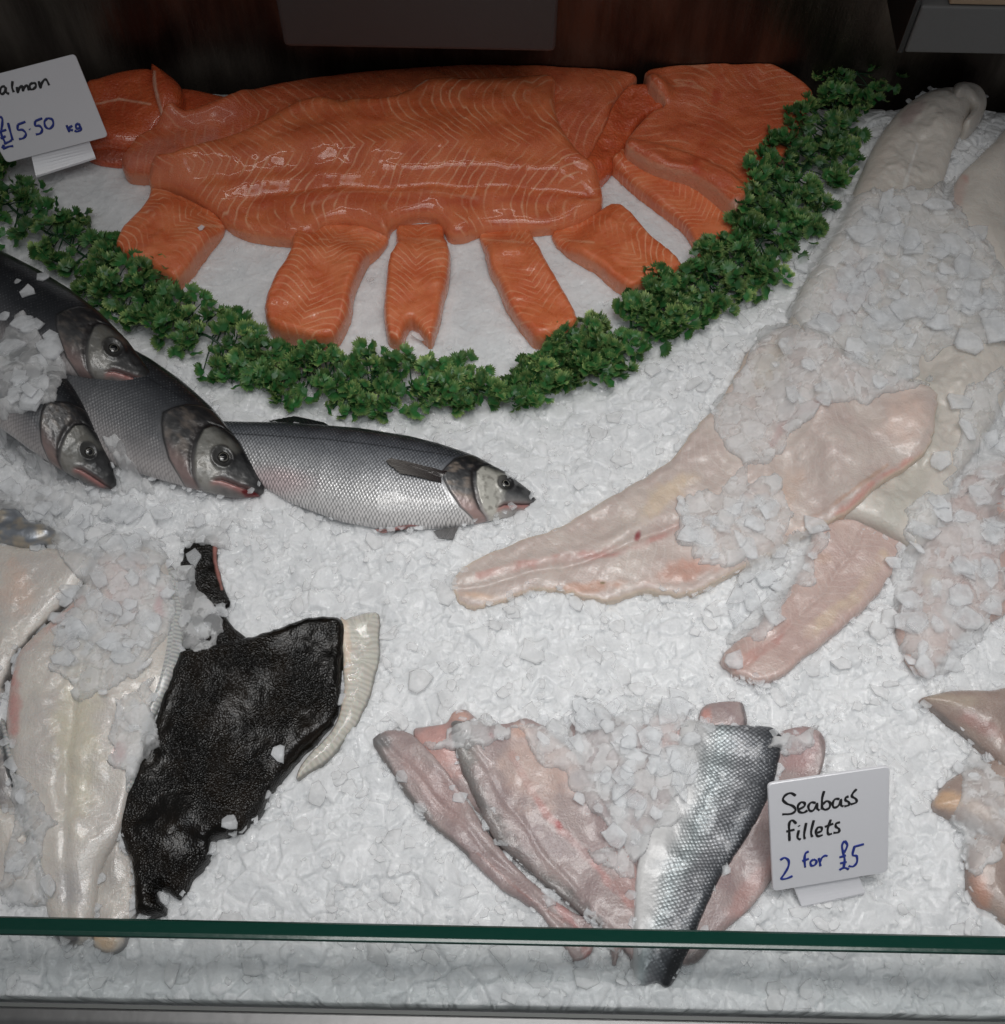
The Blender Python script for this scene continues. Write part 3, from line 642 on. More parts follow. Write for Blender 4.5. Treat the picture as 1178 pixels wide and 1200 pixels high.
slab('sea_bass_fillet', [(529, 848), (537, 844), (552, 848), (575, 850), (600, 846), (614, 842), (632, 848), (650, 862), (672, 882), (690, 910), (706, 936), (718, 962), (730, 988), (747, 1016), (752, 1050), (748, 1100), (741, 1124), (730, 1112), (720, 1132), (714, 1105), (704, 1088), (680, 1070), (658, 1051), (636, 1034), (616, 1016), (598, 1002), (582, 986), (570, 965), (560, 942), (550, 922), (540, 900), (532, 874)],
     .014, M['bass_flesh'], [(535, 846), (600, 950), (660, 1030), (740, 1120)],
     'broad sea bass fillet with a long grey rim, second from the left', 'sea bass fillet', G_B, R=.008, lip=.6, sig=4, jit=.8, zfun=lambda px, py, u, v: -.0014 * np.exp(-((v + .0015 * np.sin(u * 25)) / .003) ** 2), bumps=.0014,
     marks=[sk([(530, 850), (540, 895), (562, 940), (586, 985), (620, 1018), (665, 1056), (700, 1085)], 18), ('b', 545, 875, 18, 34, -20, (134, 132, 128), .8), ('b', 630, 900, 46, 60, -40, (206, 182, 172), .8), ('l', [(600, 885), (640, 955), (690, 1005), (738, 1060)], 7, (192, 132, 126), .6),
            ('b', 655, 966, 5, 9, -40, (176, 70, 70), .8), ('b', 576, 862, 5, 5, 0, (176, 80, 80), .8), ('b', 655, 880, 36, 16, 45, (216, 186, 174), .7), ('b', 735, 1030, 18, 50, -10, (176, 138, 132), .6), ('b', 612, 856, 16, 10, 0, (210, 168, 148), .7)])
slab('sea_bass_fillet', [(820, 842), (826, 826), (845, 821), (868, 821), (874, 830), (876, 850), (860, 862), (830, 862)], .012, M['bass_flesh'], [(822, 840), (875, 835)],
     'short grey pink fillet end sticking up behind the silver skinned one', 'sea bass fillet', G_B, marks=[('l', [(870, 822), (875, 850)], 5, (90, 88, 90), .8), ('b', 828, 838, 8, 12, 0, (204, 150, 140), .8)])
slab('sea_bass_fillet', [(912, 862), (928, 853), (946, 851), (962, 858), (968, 874), (964, 900), (952, 930), (935, 970), (918, 1005), (900, 1038), (876, 1068), (850, 1090), (832, 1112), (816, 1128), (796, 1126), (800, 1080), (840, 1020), (880, 960), (900, 900)], .013, M['bass_flesh'], [(945, 852), (900, 980), (820, 1120)],
     'pink fillet partly under the silver skinned one, next to the price tag', 'sea bass fillet', G_B, R=.008, lip=.6, sig=4,
     marks=[('b', 940, 880, 24, 30, 0, (176, 140, 138), .7), ('l', [(962, 862), (966, 885), (955, 925)], 4, (120, 112, 110), .6), ('b', 880, 1040, 60, 14, -55, (186, 142, 136), .6), ('b', 820, 1118, 26, 10, -30, (90, 88, 88), .8)])
def skin_b4(pp, u, v, D):
    n = len(pp); C = np.ones((n, 4)); Mk = np.zeros((n, 4)); Mk[:, 3] = 1
    # position across the fillet: 0 at the pale belly edge, 1 at the dark back edge
    x, y = pp[:, 0], pp[:, 1]
    lx = np.interp(y, [845, 950, 1040, 1100, 1155], [797, 778, 745, 742, 742]); rx = np.interp(y, [850, 900, 950, 1030, 1080, 1155], [918, 914, 896, 845, 822, 785])
    q = np.clip((x - lx) / (rx - lx), 0, 1) + fbm(x / 30, y / 30, 3, 3) * .06
    cs = np.array([srgb(204, 203, 202), srgb(192, 192, 192), srgb(168, 177, 179), srgb(140, 142, 146), srgb(92, 95, 100), srgb(40, 42, 46)])
    k = [0, .22, .4, .62, .86, 1]
    k2 = sstep(1060, 1130, y) * .22
    qq = np.clip(q + k2, 0, 1)
    for i in range(3): C[:, i] = np.interp(qq, k, cs[:, i])
    Mk[:, 0] = sstep(.17, .36, q) * (1 - .6 * sstep(1090, 1130, y))
    Mk[:, 1] = .28 * sstep(.12, .4, q)
    return {'Skin': C, 'Mask': Mk}
slab('sea_bass_fillet', [(796, 866), (799, 848), (808, 841), (820, 844), (833, 847), (860, 848), (887, 849), (906, 851), (914, 858), (918, 863), (916, 880), (912, 901), (905, 925), (895, 948), (884, 968), (872, 987), (858, 1008), (844, 1030), (832, 1055), (821, 1080), (812, 1105), (802, 1127), (794, 1145), (783, 1156), (770, 1150), (756, 1154), (741, 1146), (742, 1115), (743, 1088), (744, 1060), (745, 1033), (749, 1005), (753, 986), (764, 968), (776, 955), (785, 938), (792, 916), (795, 890)],
     .017, M['bass_skin_fillet'], [(860, 846), (850, 940), (800, 1040), (768, 1155)],
     'sea bass fillet lying skin side up, silver and black scales', 'sea bass fillet', G_B, R=.028, bumps=.002, skin=skin_b4, sig=5, jit=.5)

# ------------------------------------------------------------------ whole sea bass
UP = [(0, 0), (1.5, 4), (6, 8), (20, 15), (44, 26), (87, 38.5), (125, 44), (160, 46), (220, 44.5), (310, 35), (374, 25), (430, 16), (450, 15)]
DN = [(0, 0), (1.5, -5), (6, -9), (24, -22), (62, -37), (100, -50), (139, -59.5), (180, -64), (220, -64.5), (283, -54), (328, -38), (374, -26), (430, -17), (450, -16)]
THK = [(0, 0), (3, 4), (12, 8), (30, 13), (60, 20), (110, 26), (180, 30), (250, 28), (320, 20), (400, 10), (450, 6)]
OPR = [(-55, 45), (-42, 57), (-37.7, 70), (-31.3, 85.6), (-18.3, 100.4), (-9, 108), (.7, 112.7), (10, 108), (21.9, 100.5), (30, 90), (36, 80)]
PRE = [(-45, 38), (-34, 48), (-29, 58), (-18, 66), (-3.7, 72), (11, 74.5), (20, 70), (25, 60), (30, 45)]
def whole_bass(label, spine, scale, smax, dark, eye=(38.5, 7.4), er=6.8, ty=1., sink=.012, gape=0., seed=0, mouth=True, tilt=0.):
    S = np.asarray(catmull(spine, 12, False), float)
    L = np.concatenate([[0], np.cumsum(np.hypot(*np.diff(S, axis=0).T))]) / scale
    s = np.concatenate([np.linspace(0, 12, 34)[:-1], np.arange(12, smax, .85)])
    sx = np.interp(s, L, S[:, 0]); sy = np.interp(s, L, S[:, 1])
    over = s > L[-1]
    t = S[-1] - S[-2]; t /= np.hypot(*t)
    sx = np.where(over, S[-1, 0] + t[0] * (s - L[-1]) * scale, sx); sy = np.where(over, S[-1, 1] + t[1] * (s - L[-1]) * scale, sy)
    tx = np.gradient(sx); tyy = np.gradient(sy); l = np.hypot(tx, tyy); tx /= l; tyy /= l
    k = 15; ker = np.ones(k) / k
    tx = np.convolve(np.pad(tx, k // 2, 'edge'), ker, 'valid'); tyy = np.convolve(np.pad(tyy, k // 2, 'edge'), ker, 'valid')
    nx_, ny_ = -tyy, tx                                   # up = towards the back of the fish
    if True:
        nx_, ny_ = (-tyy, tx) if (tx[len(tx) // 3] * 1 - 0) and (-tyy[0] * 0 + tx[0] * -1) < 0 else (tyy, -tx)
        if ny_[0] > 0: nx_, ny_ = -nx_, -ny_
    up = np.interp(s, *zip(*UP)); dn = np.interp(s, *zip(*DN))
    up *= ty; dn *= ty
    th = np.interp(s, *zip(*THK))
    mpp = 2 * 1.25 * TF / 1200
    Nt, Nb = 210, 26
    th_a = np.concatenate([np.linspace(0, math.pi, Nt), np.linspace(math.pi, 2 * math.pi, Nb + 2)[1:-1]])
    ca = np.cos(th_a); sa = np.sin(th_a)
    q = ca[None, :]; n = (up + dn)[:, None] / 2 + (up - dn)[:, None] / 2 * q
    ss = np.repeat(s[:, None], n.shape[1], 1)
    px = sx[:, None] + nx_[:, None] * n * scale; py = sy[:, None] + ny_[:, None] * n * scale
    hb = blur(HM, 12)
    c = on_surface(np.stack([sx, sy], -1), hb, 0.)
    base = c[:, 2]; kk = 61; base = np.convolve(np.pad(base, kk // 2, 'edge'), np.ones(kk) / kk, 'valid')
    T = th * mpp * scale
    zc = base + T * .75 - sink + .002
    W = at_z(np.stack([px, py], -1), np.repeat(zc[:, None], n.shape[1], 1))
    top = sa >= 0
    prof = np.where(top, np.abs(sa) ** .85, -.7 * np.abs(sa))
    # relief: gill cover, cheek plate, eye rim, jaw
    ds = np.interp(n, *zip(*OPR)) - ss; dp = np.interp(n, *zip(*PRE)) - ss
    rel = 2.4 * sstep(-.5, 3.5, ds) * (1 - .75 * sstep(8, 50, ds)) + 1.2 * sstep(0, 2.5, dp) * (1 - .8 * sstep(4, 26, dp)) - 1.3 * np.exp(-((dp + 3) / 3.) ** 2)
    de = np.hypot(ss - eye[0], n - eye[1])
    rel += 1.6 * np.exp(-((de - er * 1.35) / 2.6) ** 2) - 1.2 * np.exp(-(de / (er * .9)) ** 2)
    mo = np.interp(ss, [0, 12, 36, 44], [-3, -8, -16, -22]); dm = n - mo
    inm = sstep(46, 38, ss) * 1.
    rel += -2.2 * np.exp(-(dm / 1.4) ** 2) * inm * sstep(0, 4, ss)
    rel += .9 * np.exp(-((dm - 4) / 3.) ** 2) * inm
    hm_ = fbm(ss / 7, n / 7, seed + 3, 3)
    head = sstep(-4, 6, ds)
    rel += hm_ * .7 * head + fbm(ss / 30, n / 30, seed + 9, 2) * .8
    relw = sstep(0, .5, sa)[None, :]
    z = zc[:, None] + T[:, None] * prof + rel * mpp * scale * relw
    V = np.stack([W[..., 0], W[..., 1], z], -1)
    # colours of the skin
    qq = (n - dn[:, None]) / np.maximum((up - dn)[:, None], 1)
    nz = fbm(ss / 18, n / 9, seed + 1, 3) * .05
    def ramp(v, ks, cs):
        cs = np.array([srgb(*c) for c in cs]); return np.stack([np.interp(v, ks, cs[:, i]) for i in range(3)], -1)
    C = ramp(qq + nz, [0, .16, .38, .58, .76, .90, .99], [(226, 223, 222), (212, 211, 210), (192, 193, 195), (156, 159, 164), (112, 116, 123), (62, 65, 72), (22, 23, 26)])
    Cd = ramp(qq + nz, [0, .12, .3, .5, .75, .95], [(214, 206, 204), (165, 160, 160), (98, 99, 103), (62, 65, 70), (42, 45, 50), (18, 19, 22)])
    C = C * (1 - dark) + Cd * dark
    def over_(C, w, col): return C * (1 - w[..., None]) + np.array(srgb(*col)) * w[..., None]
    lat = np.interp(ss, [90, 150, 250, 340, 450], [26, 21, 15, 8, 0])
    C = over_(C, .75 * np.exp(-((n - lat) / .9) ** 2) * sstep(0, 8, -ds), (40, 42, 46))
    C = over_(C, .5 * sstep(1.1, .2, np.hypot((ss - 300) / 60, (n + 38) / 18)), (206, 170, 172))
    # head
    dark_head = over_(C * 0, np.ones_like(ss), (40, 40, 42))
    H = ramp((n + 40) / 80 + hm_ * .12, [0, .2, .36, .5, .64, .8], [(196, 190, 188), (168, 163, 160), (128, 127, 126), (88, 89, 90), (46, 47, 49), (22, 23, 25)])
    H = H * (1 - .62 * dark)
    C = C * (1 - .30 * dark)
    C = C * (1 - head[..., None]) + H * head[..., None]
    gill = sstep(0, 4, ds) * sstep(-1, -7, dp)
    C = over_(C, gill * (.35 + .45 * sstep(-8, 22, n)), (50, 49, 51))
    C = over_(C, gill * .45 * (1 - .6 * dark) * sstep(-.2, .6, fbm(ss / 9, n / 5, seed + 21, 3)) , (176, 160, 146))
    C = over_(C, gill * (.6 - .3 * dark) * sstep(-14, -32, n), (166, 128, 122))
    C = over_(C, .9 * np.exp(-((dp + 4) / 3.) ** 2) * sstep(34, 20, n) * sstep(-40, -26, n), (34, 30, 31))
    cheek = sstep(0, 3, dp) * sstep(34, 46, ss + hm_ * 3) * sstep(24, 18, n) * sstep(-38, -28, n)
    C = over_(C, cheek * (.85 - .5 * dark), tuple(int(c * (1 - .25 * dark)) for c in (206, 204, 194)))
    C = over_(C, cheek * .55 * sstep(-.05, .6, fbm(ss / 4, n / 4, seed + 33, 3)), (104, 100, 92))
    C = over_(C, .85 * sstep(12, 24, n + hm_ * 4) * head, (26, 27, 29))
    C = over_(C, .8 * sstep(1., .75, de / (er * 1.8) + hm_ * .15) * 1., (30, 30, 31))
    C = over_(C, .85 * np.exp(-((ds - .2) / 1.4) ** 2), (30, 28, 29))
    C = over_(C, .8 * inm * np.exp(-((dm + 2.2) / 3.) ** 2) * sstep(4, 12, ss), (176, 118, 112))
    C = over_(C, .85 * inm * np.exp(-(dm / 1.1) ** 2), (44, 20, 22))
    C = over_(C, .5 * sstep(14, 4, ss) * sstep(-6, 0, n), (24, 24, 26))
    if gape: C = over_(C, sstep(1.15, .8, np.hypot((ss - 8) / 8, (dm + 3) / 3.2)), (98, 22, 24))
    sc = (1 - head) * sstep(0, 10, -ds)
    met = .40 * sstep(.08, .25, qq) * (1 - .5 * dark) * (1 - .5 * head)
    Mk = np.stack([sc * (1 - .6 * dark), met, sc * 0, sc * 0 + 1], -1)
    Sk = np.concatenate([C, np.ones(C.shape[:2] + (1,))], -1)
    ns, nt = ss.shape
    i, j = np.meshgrid(np.arange(ns - 1), np.arange(nt), indexing='ij'); j2 = (j + 1) % nt
    Q = np.stack([i * nt + j, i * nt + j2, (i + 1) * nt + j2, (i + 1) * nt + j], -1).reshape(-1, 4)
    end = np.arange((ns - 1) * nt, ns * nt)[None, :]
    uvm = np.stack([ss * mpp * scale, n * mpp * scale], -1)
    root = empty('whole_sea_bass', tuple(V[ns // 2, :].mean(0) * np.array([1, 1, 0]) + np.array([0, 0, float(V[..., 2].min())])), label, 'fish', 'whole sea bass in a row')
    def part(name, VV, F_, mat, uv=None, cols=None):
        o = mesh_np(name, VV, F_, mat, None, uv, cols); reparent(o, root); return o
    part('body', V.reshape(-1, 3), [Q, end], M['bass_skin'], {'UVMap': uvm.reshape(-1, 2)}, {'Skin': Sk.reshape(-1, 4), 'Mask': Mk.reshape(-1, 4)})
    def surf(a, b, lift=0.):
        """point on the upper side of the fish at (s, n)"""
        ii = int(np.argmin(np.abs(s - a))); jj = int(np.argmin(np.abs(n[ii, :Nt] - b)))
        return V[ii, jj] + np.array([0, 0, lift])
    # eye
    e0 = surf(*eye); eu = surf(eye[0] - 6, eye[1]) - surf(eye[0] + 6, eye[1]); ev = surf(eye[0], eye[1] + 6) - surf(eye[0], eye[1] - 6)
    nrm = np.cross(eu, ev); nrm /= np.linalg.norm(nrm); nrm *= np.sign(nrm[2]); eu /= np.linalg.norm(eu); ev = np.cross(nrm, eu)
    r = er * mpp * scale
    ra, an = np.meshgrid(np.linspace(0, 1, 16), np.linspace(0, 2 * math.pi, 33)[:-1], indexing='ij')
    P = e0 - nrm * r * .28 + (eu * (np.cos(an) * ra)[..., None] + ev * (np.sin(an) * ra)[..., None]) * r + nrm * (np.sqrt(np.maximum(1 - ra ** 2, 0)) * r * .62)[..., None]
    i, j = np.meshgrid(np.arange(15), np.arange(32), indexing='ij'); j2 = (j + 1) % 32
    Q = np.stack([i * 32 + j, (i + 1) * 32 + j, (i + 1) * 32 + j2, i * 32 + j2], -1).reshape(-1, 4)
    ring = ramp(ra, [0, .5, .55, .60, .66, .8, 1], [(6, 7, 10), (8, 9, 12), (140, 139, 130), (118, 116, 106), (44, 43, 40), (34, 33, 32), (16, 16, 16)])
    ring = ring * (1 - .5 * dark)
    part('eye', P.reshape(-1, 3), [Q], M['eye'], None, {'Paint': np.concatenate([ring, np.ones(ring.shape[:2] + (1,))], -1).reshape(-1, 4)})
    # fins
    def fin(name, base_pts, tip_pts, col, col2, lift=.003, cup=.003):
        """membrane between two lines given in (s, n)"""
        nb = 22; mb = 9; P = []; CC = []; U = []
        f = lambda pts, t: np.array([np.interp(t, np.linspace(0, 1, len(pts)), [p[0] for p in pts]), np.interp(t, np.linspace(0, 1, len(pts)), [p[1] for p in pts])])
        for a in range(nb):
            for b in range(mb):
                t_ = a / (nb - 1); w = b / (mb - 1)
                p = f(base_pts, t_) * (1 - w) + f(tip_pts, t_) * w
                if b == mb - 1: p = p + (np.array([1.4, 0]) if a % 2 else 0)
                i_ = int(np.clip(np.searchsorted(s, p[0]), 0, len(s) - 1))
                pxx = np.array([sx[i_] + nx_[i_] * p[1] * scale, sy[i_] + ny_[i_] * p[1] * scale])
                inside = dn[i_] < p[1] < up[i_]
                if inside: w0 = surf(p[0], p[1], lift * (.3 + w) + cup * math.sin(w * 3.1) * .5)
                else:
                    edge = V[i_, 0 if p[1] > 0 else Nt - 1]
                    zz = max(edge[2] - abs(p[1] - (up[i_] if p[1] > 0 else dn[i_])) * mpp * .6, float(hsamp(HM0, edge[0], edge[1])) + .004) + lift
                    w0 = at_z(pxx, zz)
                P.append(w0); CC.append([*(np.array(srgb(*col)) * (1 - w) + np.array(srgb(*col2)) * w), 1]); U.append([w, t_])
        P = np.array(P); i, j = np.meshgrid(np.arange(nb - 1), np.arange(mb - 1), indexing='ij')
        Q = np.stack([i * mb + j, i * mb + j + 1, (i + 1) * mb + j + 1, (i + 1) * mb + j], -1).reshape(-1, 4)
        P2 = P - np.array([0, 0, .0007]); N = len(P)
        part(name, np.concatenate([P, P2]), [Q, Q[:, ::-1] + N], M['fin'], {'UVMap': np.array(U * 2)}, {'Paint': np.array(CC * 2)})
    if smax > 330:
        fin('pectoral_fin', [(106, 2), (112, -6), (110, -12)], [(172, 3), (176, -2), (158, -12)], (44, 36, 36), (112, 108, 104))
    if smax > 330:
        fin('dorsal_fin', [(250, 41), (290, 37), (320, 32)], [(262, 46), (296, 47), (325, 36)], (28, 30, 33), (22, 23, 25), lift=.001)
        fin('pelvic_fin', [(128, -56), (140, -59), (150, -60)], [(180, -66), (176, -68), (170, -69)], (190, 120, 116), (205, 160, 156), lift=.002)
        fin('pelvic_fin', [(84, -45), (96, -50), (108, -54)], [(88, -62), (104, -63), (112, -56)], (110, 108, 108), (128, 127, 127), lift=.0)
    # register
    vt = V[:, :Nt].reshape(-1, 3)
    ix = np.clip(np.round((vt[:, 0] - X0) / ST).astype(int), 0, NX - 1); iy = np.clip(np.round((vt[:, 1] - Y0) / ST).astype(int), 0, NY - 1)
    np.maximum.at(HM, (iy, ix), vt[:, 2]); IDM[iy, ix] = len(ITEMS) + 1
    out = np.concatenate([W[:, 0, :2], W[::-1, Nt - 1, :2]])[::6]
    ITEMS.append((root.name, out, to_px(vt[::7])))
    return root
te = NT('fish_eye'); pc_, _ = te.attr('Paint')
M['eye'] = te.done(te.bsdf(Base_Color=pc_, Roughness=.06, Coat_Weight=1., Coat_Roughness=.03, IOR=1.45))
whole_bass('bright silver sea bass lying full length, its nose farthest right', [(629, 588), (540, 571), (440, 553), (350, 536), (265, 520), (200, 505)], 1., 440, 0.)
whole_bass('sea bass with an open red mouth resting on the tail of the bright silver one', [(309, 578), (262, 545), (200, 502), (140, 465), (80, 432), (20, 402)], 1.2, 270, .8, eye=(45, 1), er=7.2, gape=1, seed=8, sink=.010)
whole_bass('dark sea bass in the lower left, nose buried in loose ice', [(135, 572), (92, 524), (52, 476), (10, 430), (-40, 380)], 1.0, 200, .9, eye=(43, 4), er=7.0, seed=4, ty=.92, sink=.004)
whole_bass('dark sea bass on top of the row, its nose below the parsley garland', [(178, 446), (130, 418), (75, 386), (10, 350), (-60, 312)], 1.06, 240, 1., eye=(46, 4), er=7.6, seed=12, ty=.92, sink=.006)

# small silver fish head and dark skin scrap among the ice at the left
def skin_small(pp, u, v, D):
    x, y = pp[:, 0], pp[:, 1]; f = fbm(x / 12, y / 8, 77, 3)
    C = np.ones((len(pp), 4)); C[:, :3] = np.array(srgb(150, 155, 162)) * (1 - sstep(-.3, .5, f)[:, None]) + np.array(srgb(196, 186, 170)) * sstep(-.3, .5, f)[:, None]
    w = sstep(600, 590, y)[:, None]; C[:, :3] = C[:, :3] * (1 - w) + np.array(srgb(60, 62, 66)) * w
    Mk = np.zeros((len(pp), 4)); Mk[:, 1] = .6; Mk[:, 3] = 1
    return {'Skin': C, 'Mask': Mk}
slab('silver_fish', [(-14, 585), (5, 586), (20, 596), (34, 610), (55, 614), (66, 622), (60, 632), (36, 638), (12, 636), (-14, 630)], .022, M['bass_skin'], [(-14, 605), (66, 622)],
     'shiny silver fish end poking out of the ice at the left edge', 'fish', R=.014, bumps=.003, skin=skin_small)
slab('dark_fish_scrap', [(38, 582), (48, 578), (60, 588), (72, 580), (72, 590), (60, 600), (46, 594)], .006, M['dark_skin'], [(38, 584), (72, 590)],
     'tiny black scrap of skin in the ice below the dark bass', 'fish scrap')

# ------------------------------------------------------------------ the ice bed and loose ice
def ice_bed():
    f = .62; nx = int((NX - 1) / f) + 1; ny = int((NY - 1) / f) + 1
    x, y = np.meshgrid(np.linspace(X0, X1, nx), np.linspace(Y0, Y1, ny))
    z = hsamp(low + edge_up, x, y) - .06 * np.exp(-(Y1 - y) / .02) + ice_detail(x, y, hsamp(fine, x, y))
    j, i = np.meshgrid(np.arange(ny - 1), np.arange(nx - 1), indexing='ij')
    Q = np.stack([j * nx + i, j * nx + i + 1, (j + 1) * nx + i + 1, (j + 1) * nx + i], -1).reshape(-1, 4)
    V = np.stack([x, y, z - .0012], -1).reshape(-1, 3); NX_, NY_ = nx, ny
    # rim down to the bottom of the tray
    rim = np.concatenate([np.arange(NX_), np.arange(1, NY_) * NX_ + NX_ - 1, (NY_ - 1) * NX_ + np.arange(NX_ - 2, -1, -1), np.arange(NY_ - 2, 0, -1) * NX_])
    Vb = V[rim].copy(); Vb[:, 2] = -.08; n = len(rim); a = np.arange(n); b = (a + 1) % n
    SK = np.stack([rim[a], len(V) + a, len(V) + b, rim[b]], -1)
    o = mesh_np('ice_bed', np.concatenate([V, Vb]), [Q, SK], M['ice_bed']); tag(o, 'bed of crushed white ice filling the counter', 'ice bed', kind='structure')
ice_bed()

def chips(name, C, size, thick, tilt, mat, label, elong=.5, sides=7):
    n = len(C); k = sides
    a = (np.arange(k)[None, :] + rng.uniform(-.45, .45, (n, k))) / k * 2 * math.pi
    r = size[:, None] * rng.uniform(.6, 1.15, (n, k))
    el = rng.uniform(1 - elong, 1, n)
    x = np.cos(a) * r; y = np.sin(a) * r * el[:, None]
    rings = []
    for f, zz in ((.80, -.5), (1., -.1), (.95, .32), (.82, .5)):
        off = rng.uniform(-.06, .06, (n, k))
        rings.append(np.stack([x * (f + off), y * (f + off), thick[:, None] * (zz + rng.uniform(-.08, .08, (n, k)))], -1))
    cb = np.zeros((n, 1, 3)); cb[:, 0, 2] = -.5 * thick; ct = np.zeros((n, 1, 3)); ct[:, 0, 2] = .52 * thick
    P = np.concatenate(rings + [cb, ct], 1)
    az = rng.uniform(0, 2 * math.pi, n); ca, sa = np.cos(az), np.sin(az)
    Rz = np.zeros((n, 3, 3)); Rz[:, 0, 0] = ca; Rz[:, 0, 1] = -sa; Rz[:, 1, 0] = sa; Rz[:, 1, 1] = ca; Rz[:, 2, 2] = 1
    tx = rng.normal(0, 1, n) * tilt; c2, s2 = np.cos(tx), np.sin(tx)
    Rx = np.zeros((n, 3, 3)); Rx[:, 0, 0] = 1; Rx[:, 1, 1] = c2; Rx[:, 1, 2] = -s2; Rx[:, 2, 1] = s2; Rx[:, 2, 2] = c2
    az2 = rng.uniform(0, 2 * math.pi, n); ca, sa = np.cos(az2), np.sin(az2)
    R3 = np.zeros((n, 3, 3)); R3[:, 0, 0] = ca; R3[:, 0, 1] = -sa; R3[:, 1, 0] = sa; R3[:, 1, 1] = ca; R3[:, 2, 2] = 1
    Mx = R3 @ Rx @ Rz
    P = np.einsum('nij,nkj->nki', Mx, P) + C[:, None, :]
    m = 4 * k + 2; base = (np.arange(n) * m)[:, None, None]
    j = np.arange(k); j2 = (j + 1) % k
    Q = np.concatenate([np.stack([q * k + j, q * k + j2, (q + 1) * k + j2, (q + 1) * k + j], -1) for q in range(3)])
    T3 = np.concatenate([np.stack([j2, j, np.full(k, 4 * k)], -1), np.stack([3 * k + j, 3 * k + j2, np.full(k, 4 * k + 1)], -1)])
    o = mesh_np(name, P.reshape(-1, 3), [(Q[None] + base).reshape(-1, 4), (T3[None] + base).reshape(-1, 3)], mat)
    tag(o, label, 'crushed ice', kind='stuff')
    return o

idb = blur((IDM > 0).astype(float), 2.0)
def bed_chips(n, lo, hi, sink, tilt, seed, keep_fine):
    x = rng.uniform(X0 + .01, X1 - .01, n); y = rng.uniform(Y0 + .004, Y1 - .075, n)
    p = to_px(np.stack([x, y, x * 0], -1))
    cov = hsamp(idb, x, y); fi = hsamp(fine, x, y)
    keep = (cov < .12) & (rng.uniform(0, 1, n) < np.where(fi > .5, keep_fine, 1.)) & (p[:, 0] > -60) & (p[:, 0] < 1240)
    x, y = x[keep], y[keep]; n = len(x)
    s = rng.uniform(lo, hi, n) ** 1.0
    z = hsamp(HM0, x, y) + rng.uniform(-1, .6, n) * s * .3 - sink
    return np.stack([x, y, z], -1), s
C1, S1 = bed_chips(1500, .005, .0150, .0005, .3, 1, .06)
C2, S2 = bed_chips(3500, .0025, .0065, .0, .5, 2, .2)
Ca = np.concatenate([C1, C2]); Sa = np.concatenate([S1, S2])
chips('crushed_ice', Ca, Sa, Sa * rng.uniform(.22, .42, len(Sa)), .20, M['ice_chip'], 'loose flakes of crushed ice spread over the whole display')

# ice lying on the fish: areas in photo pixels (polygon, flakes per 1000 px², radius range, layers)
OVER = [
 ([(985, 225), (1110, 225), (1178, 330), (1178, 400), (1120, 400), (1040, 410), (960, 400), (925, 370), (940, 320)], 11, .007, .017, 2),
 ([(940, 330), (1040, 260), (1150, 300), (1150, 380), (1080, 430), (960, 410)], 8, .006, .014, 2),
 ([(890, 390), (960, 390), (985, 440), (930, 520), (860, 560), (800, 600), (780, 640), (850, 640), (900, 600), (830, 500)], 9, .004, .011, 2),
 ([(800, 590), (900, 560), (925, 600), (910, 640), (830, 665), (800, 640)], 12, .004, .011, 2),
 ([(960, 400), (1050, 430), (1080, 450), (960, 480), (930, 470)], 9, .004, .010, 2),
 ([(870, 640), (960, 620), (960, 670), (930, 700), (880, 750), (850, 760)], 16, .005, .011, 2),
 ([(1055, 600), (1178, 560), (1178, 700), (1100, 790), (1050, 760)], 14, .005, .012, 2),
 ([(1115, 470), (1178, 440), (1178, 560), (1110, 580)], 14, .005, .012, 2),
 ([(1000, 440), (1120, 350), (1120, 370), (1080, 440)], 5, .004, .010, 1),
 ([(-20, 400), (30, 375), (55, 400), (72, 440), (60, 470), (20, 480), (-20, 470)], 26, .006, .014, 4),
 ([(-20, 470), (15, 480), (-5, 520), (40, 560), (80, 590), (100, 640), (-20, 590)], 20, .005, .012, 3),
 ([(20, 520), (70, 570), (140, 590), (230, 600), (330, 640), (220, 640), (60, 640)], 15, .005, .012, 2),
 ([(118, 505), (135, 510), (150, 545), (190, 600), (150, 600), (140, 560)], 16, .004, .010, 2),
 ([(60, 640), (190, 640), (205, 690), (200, 740), (160, 790), (100, 820), (70, 780), (60, 720), (100, 680)], 20, .004, .010, 2),
 ([(140, 820), (190, 790), (180, 870), (150, 920), (130, 900)], 8, .004, .009, 1),
 ([(205, 670), (225, 660), (265, 730), (270, 750), (215, 770), (210, 720)], 4, .004, .009, 1),
 ([(600, 850), (660, 850), (700, 900), (745, 960), (748, 990), (720, 970), (670, 930), (630, 890)], 7, .005, .011, 2),
 ([(690, 830), (800, 830), (800, 890), (770, 960), (745, 1000), (700, 950), (670, 880)], 26, .005, .012, 3),
 ([(685, 1000), (740, 980), (745, 1020), (720, 1030)], 4, .004, .010, 1),
 ([(500, 870), (560, 845), (600, 850), (580, 880)], 7, .004, .009, 1),
 ([(770, 870), (820, 850), (810, 920), (790, 960), (765, 965)], 10, .004, .009, 1),
 ([(900, 860), (960, 860), (955, 885), (920, 890)], 7, .004, .009, 1),
 ([(10, 900), (60, 960), (55, 1060), (10, 1060)], 5, .004, .009, 1),
 ([(1130, 880), (1178, 900), (1178, 1000), (1140, 1020), (1120, 960)], 5, .003, .008, 1),
]
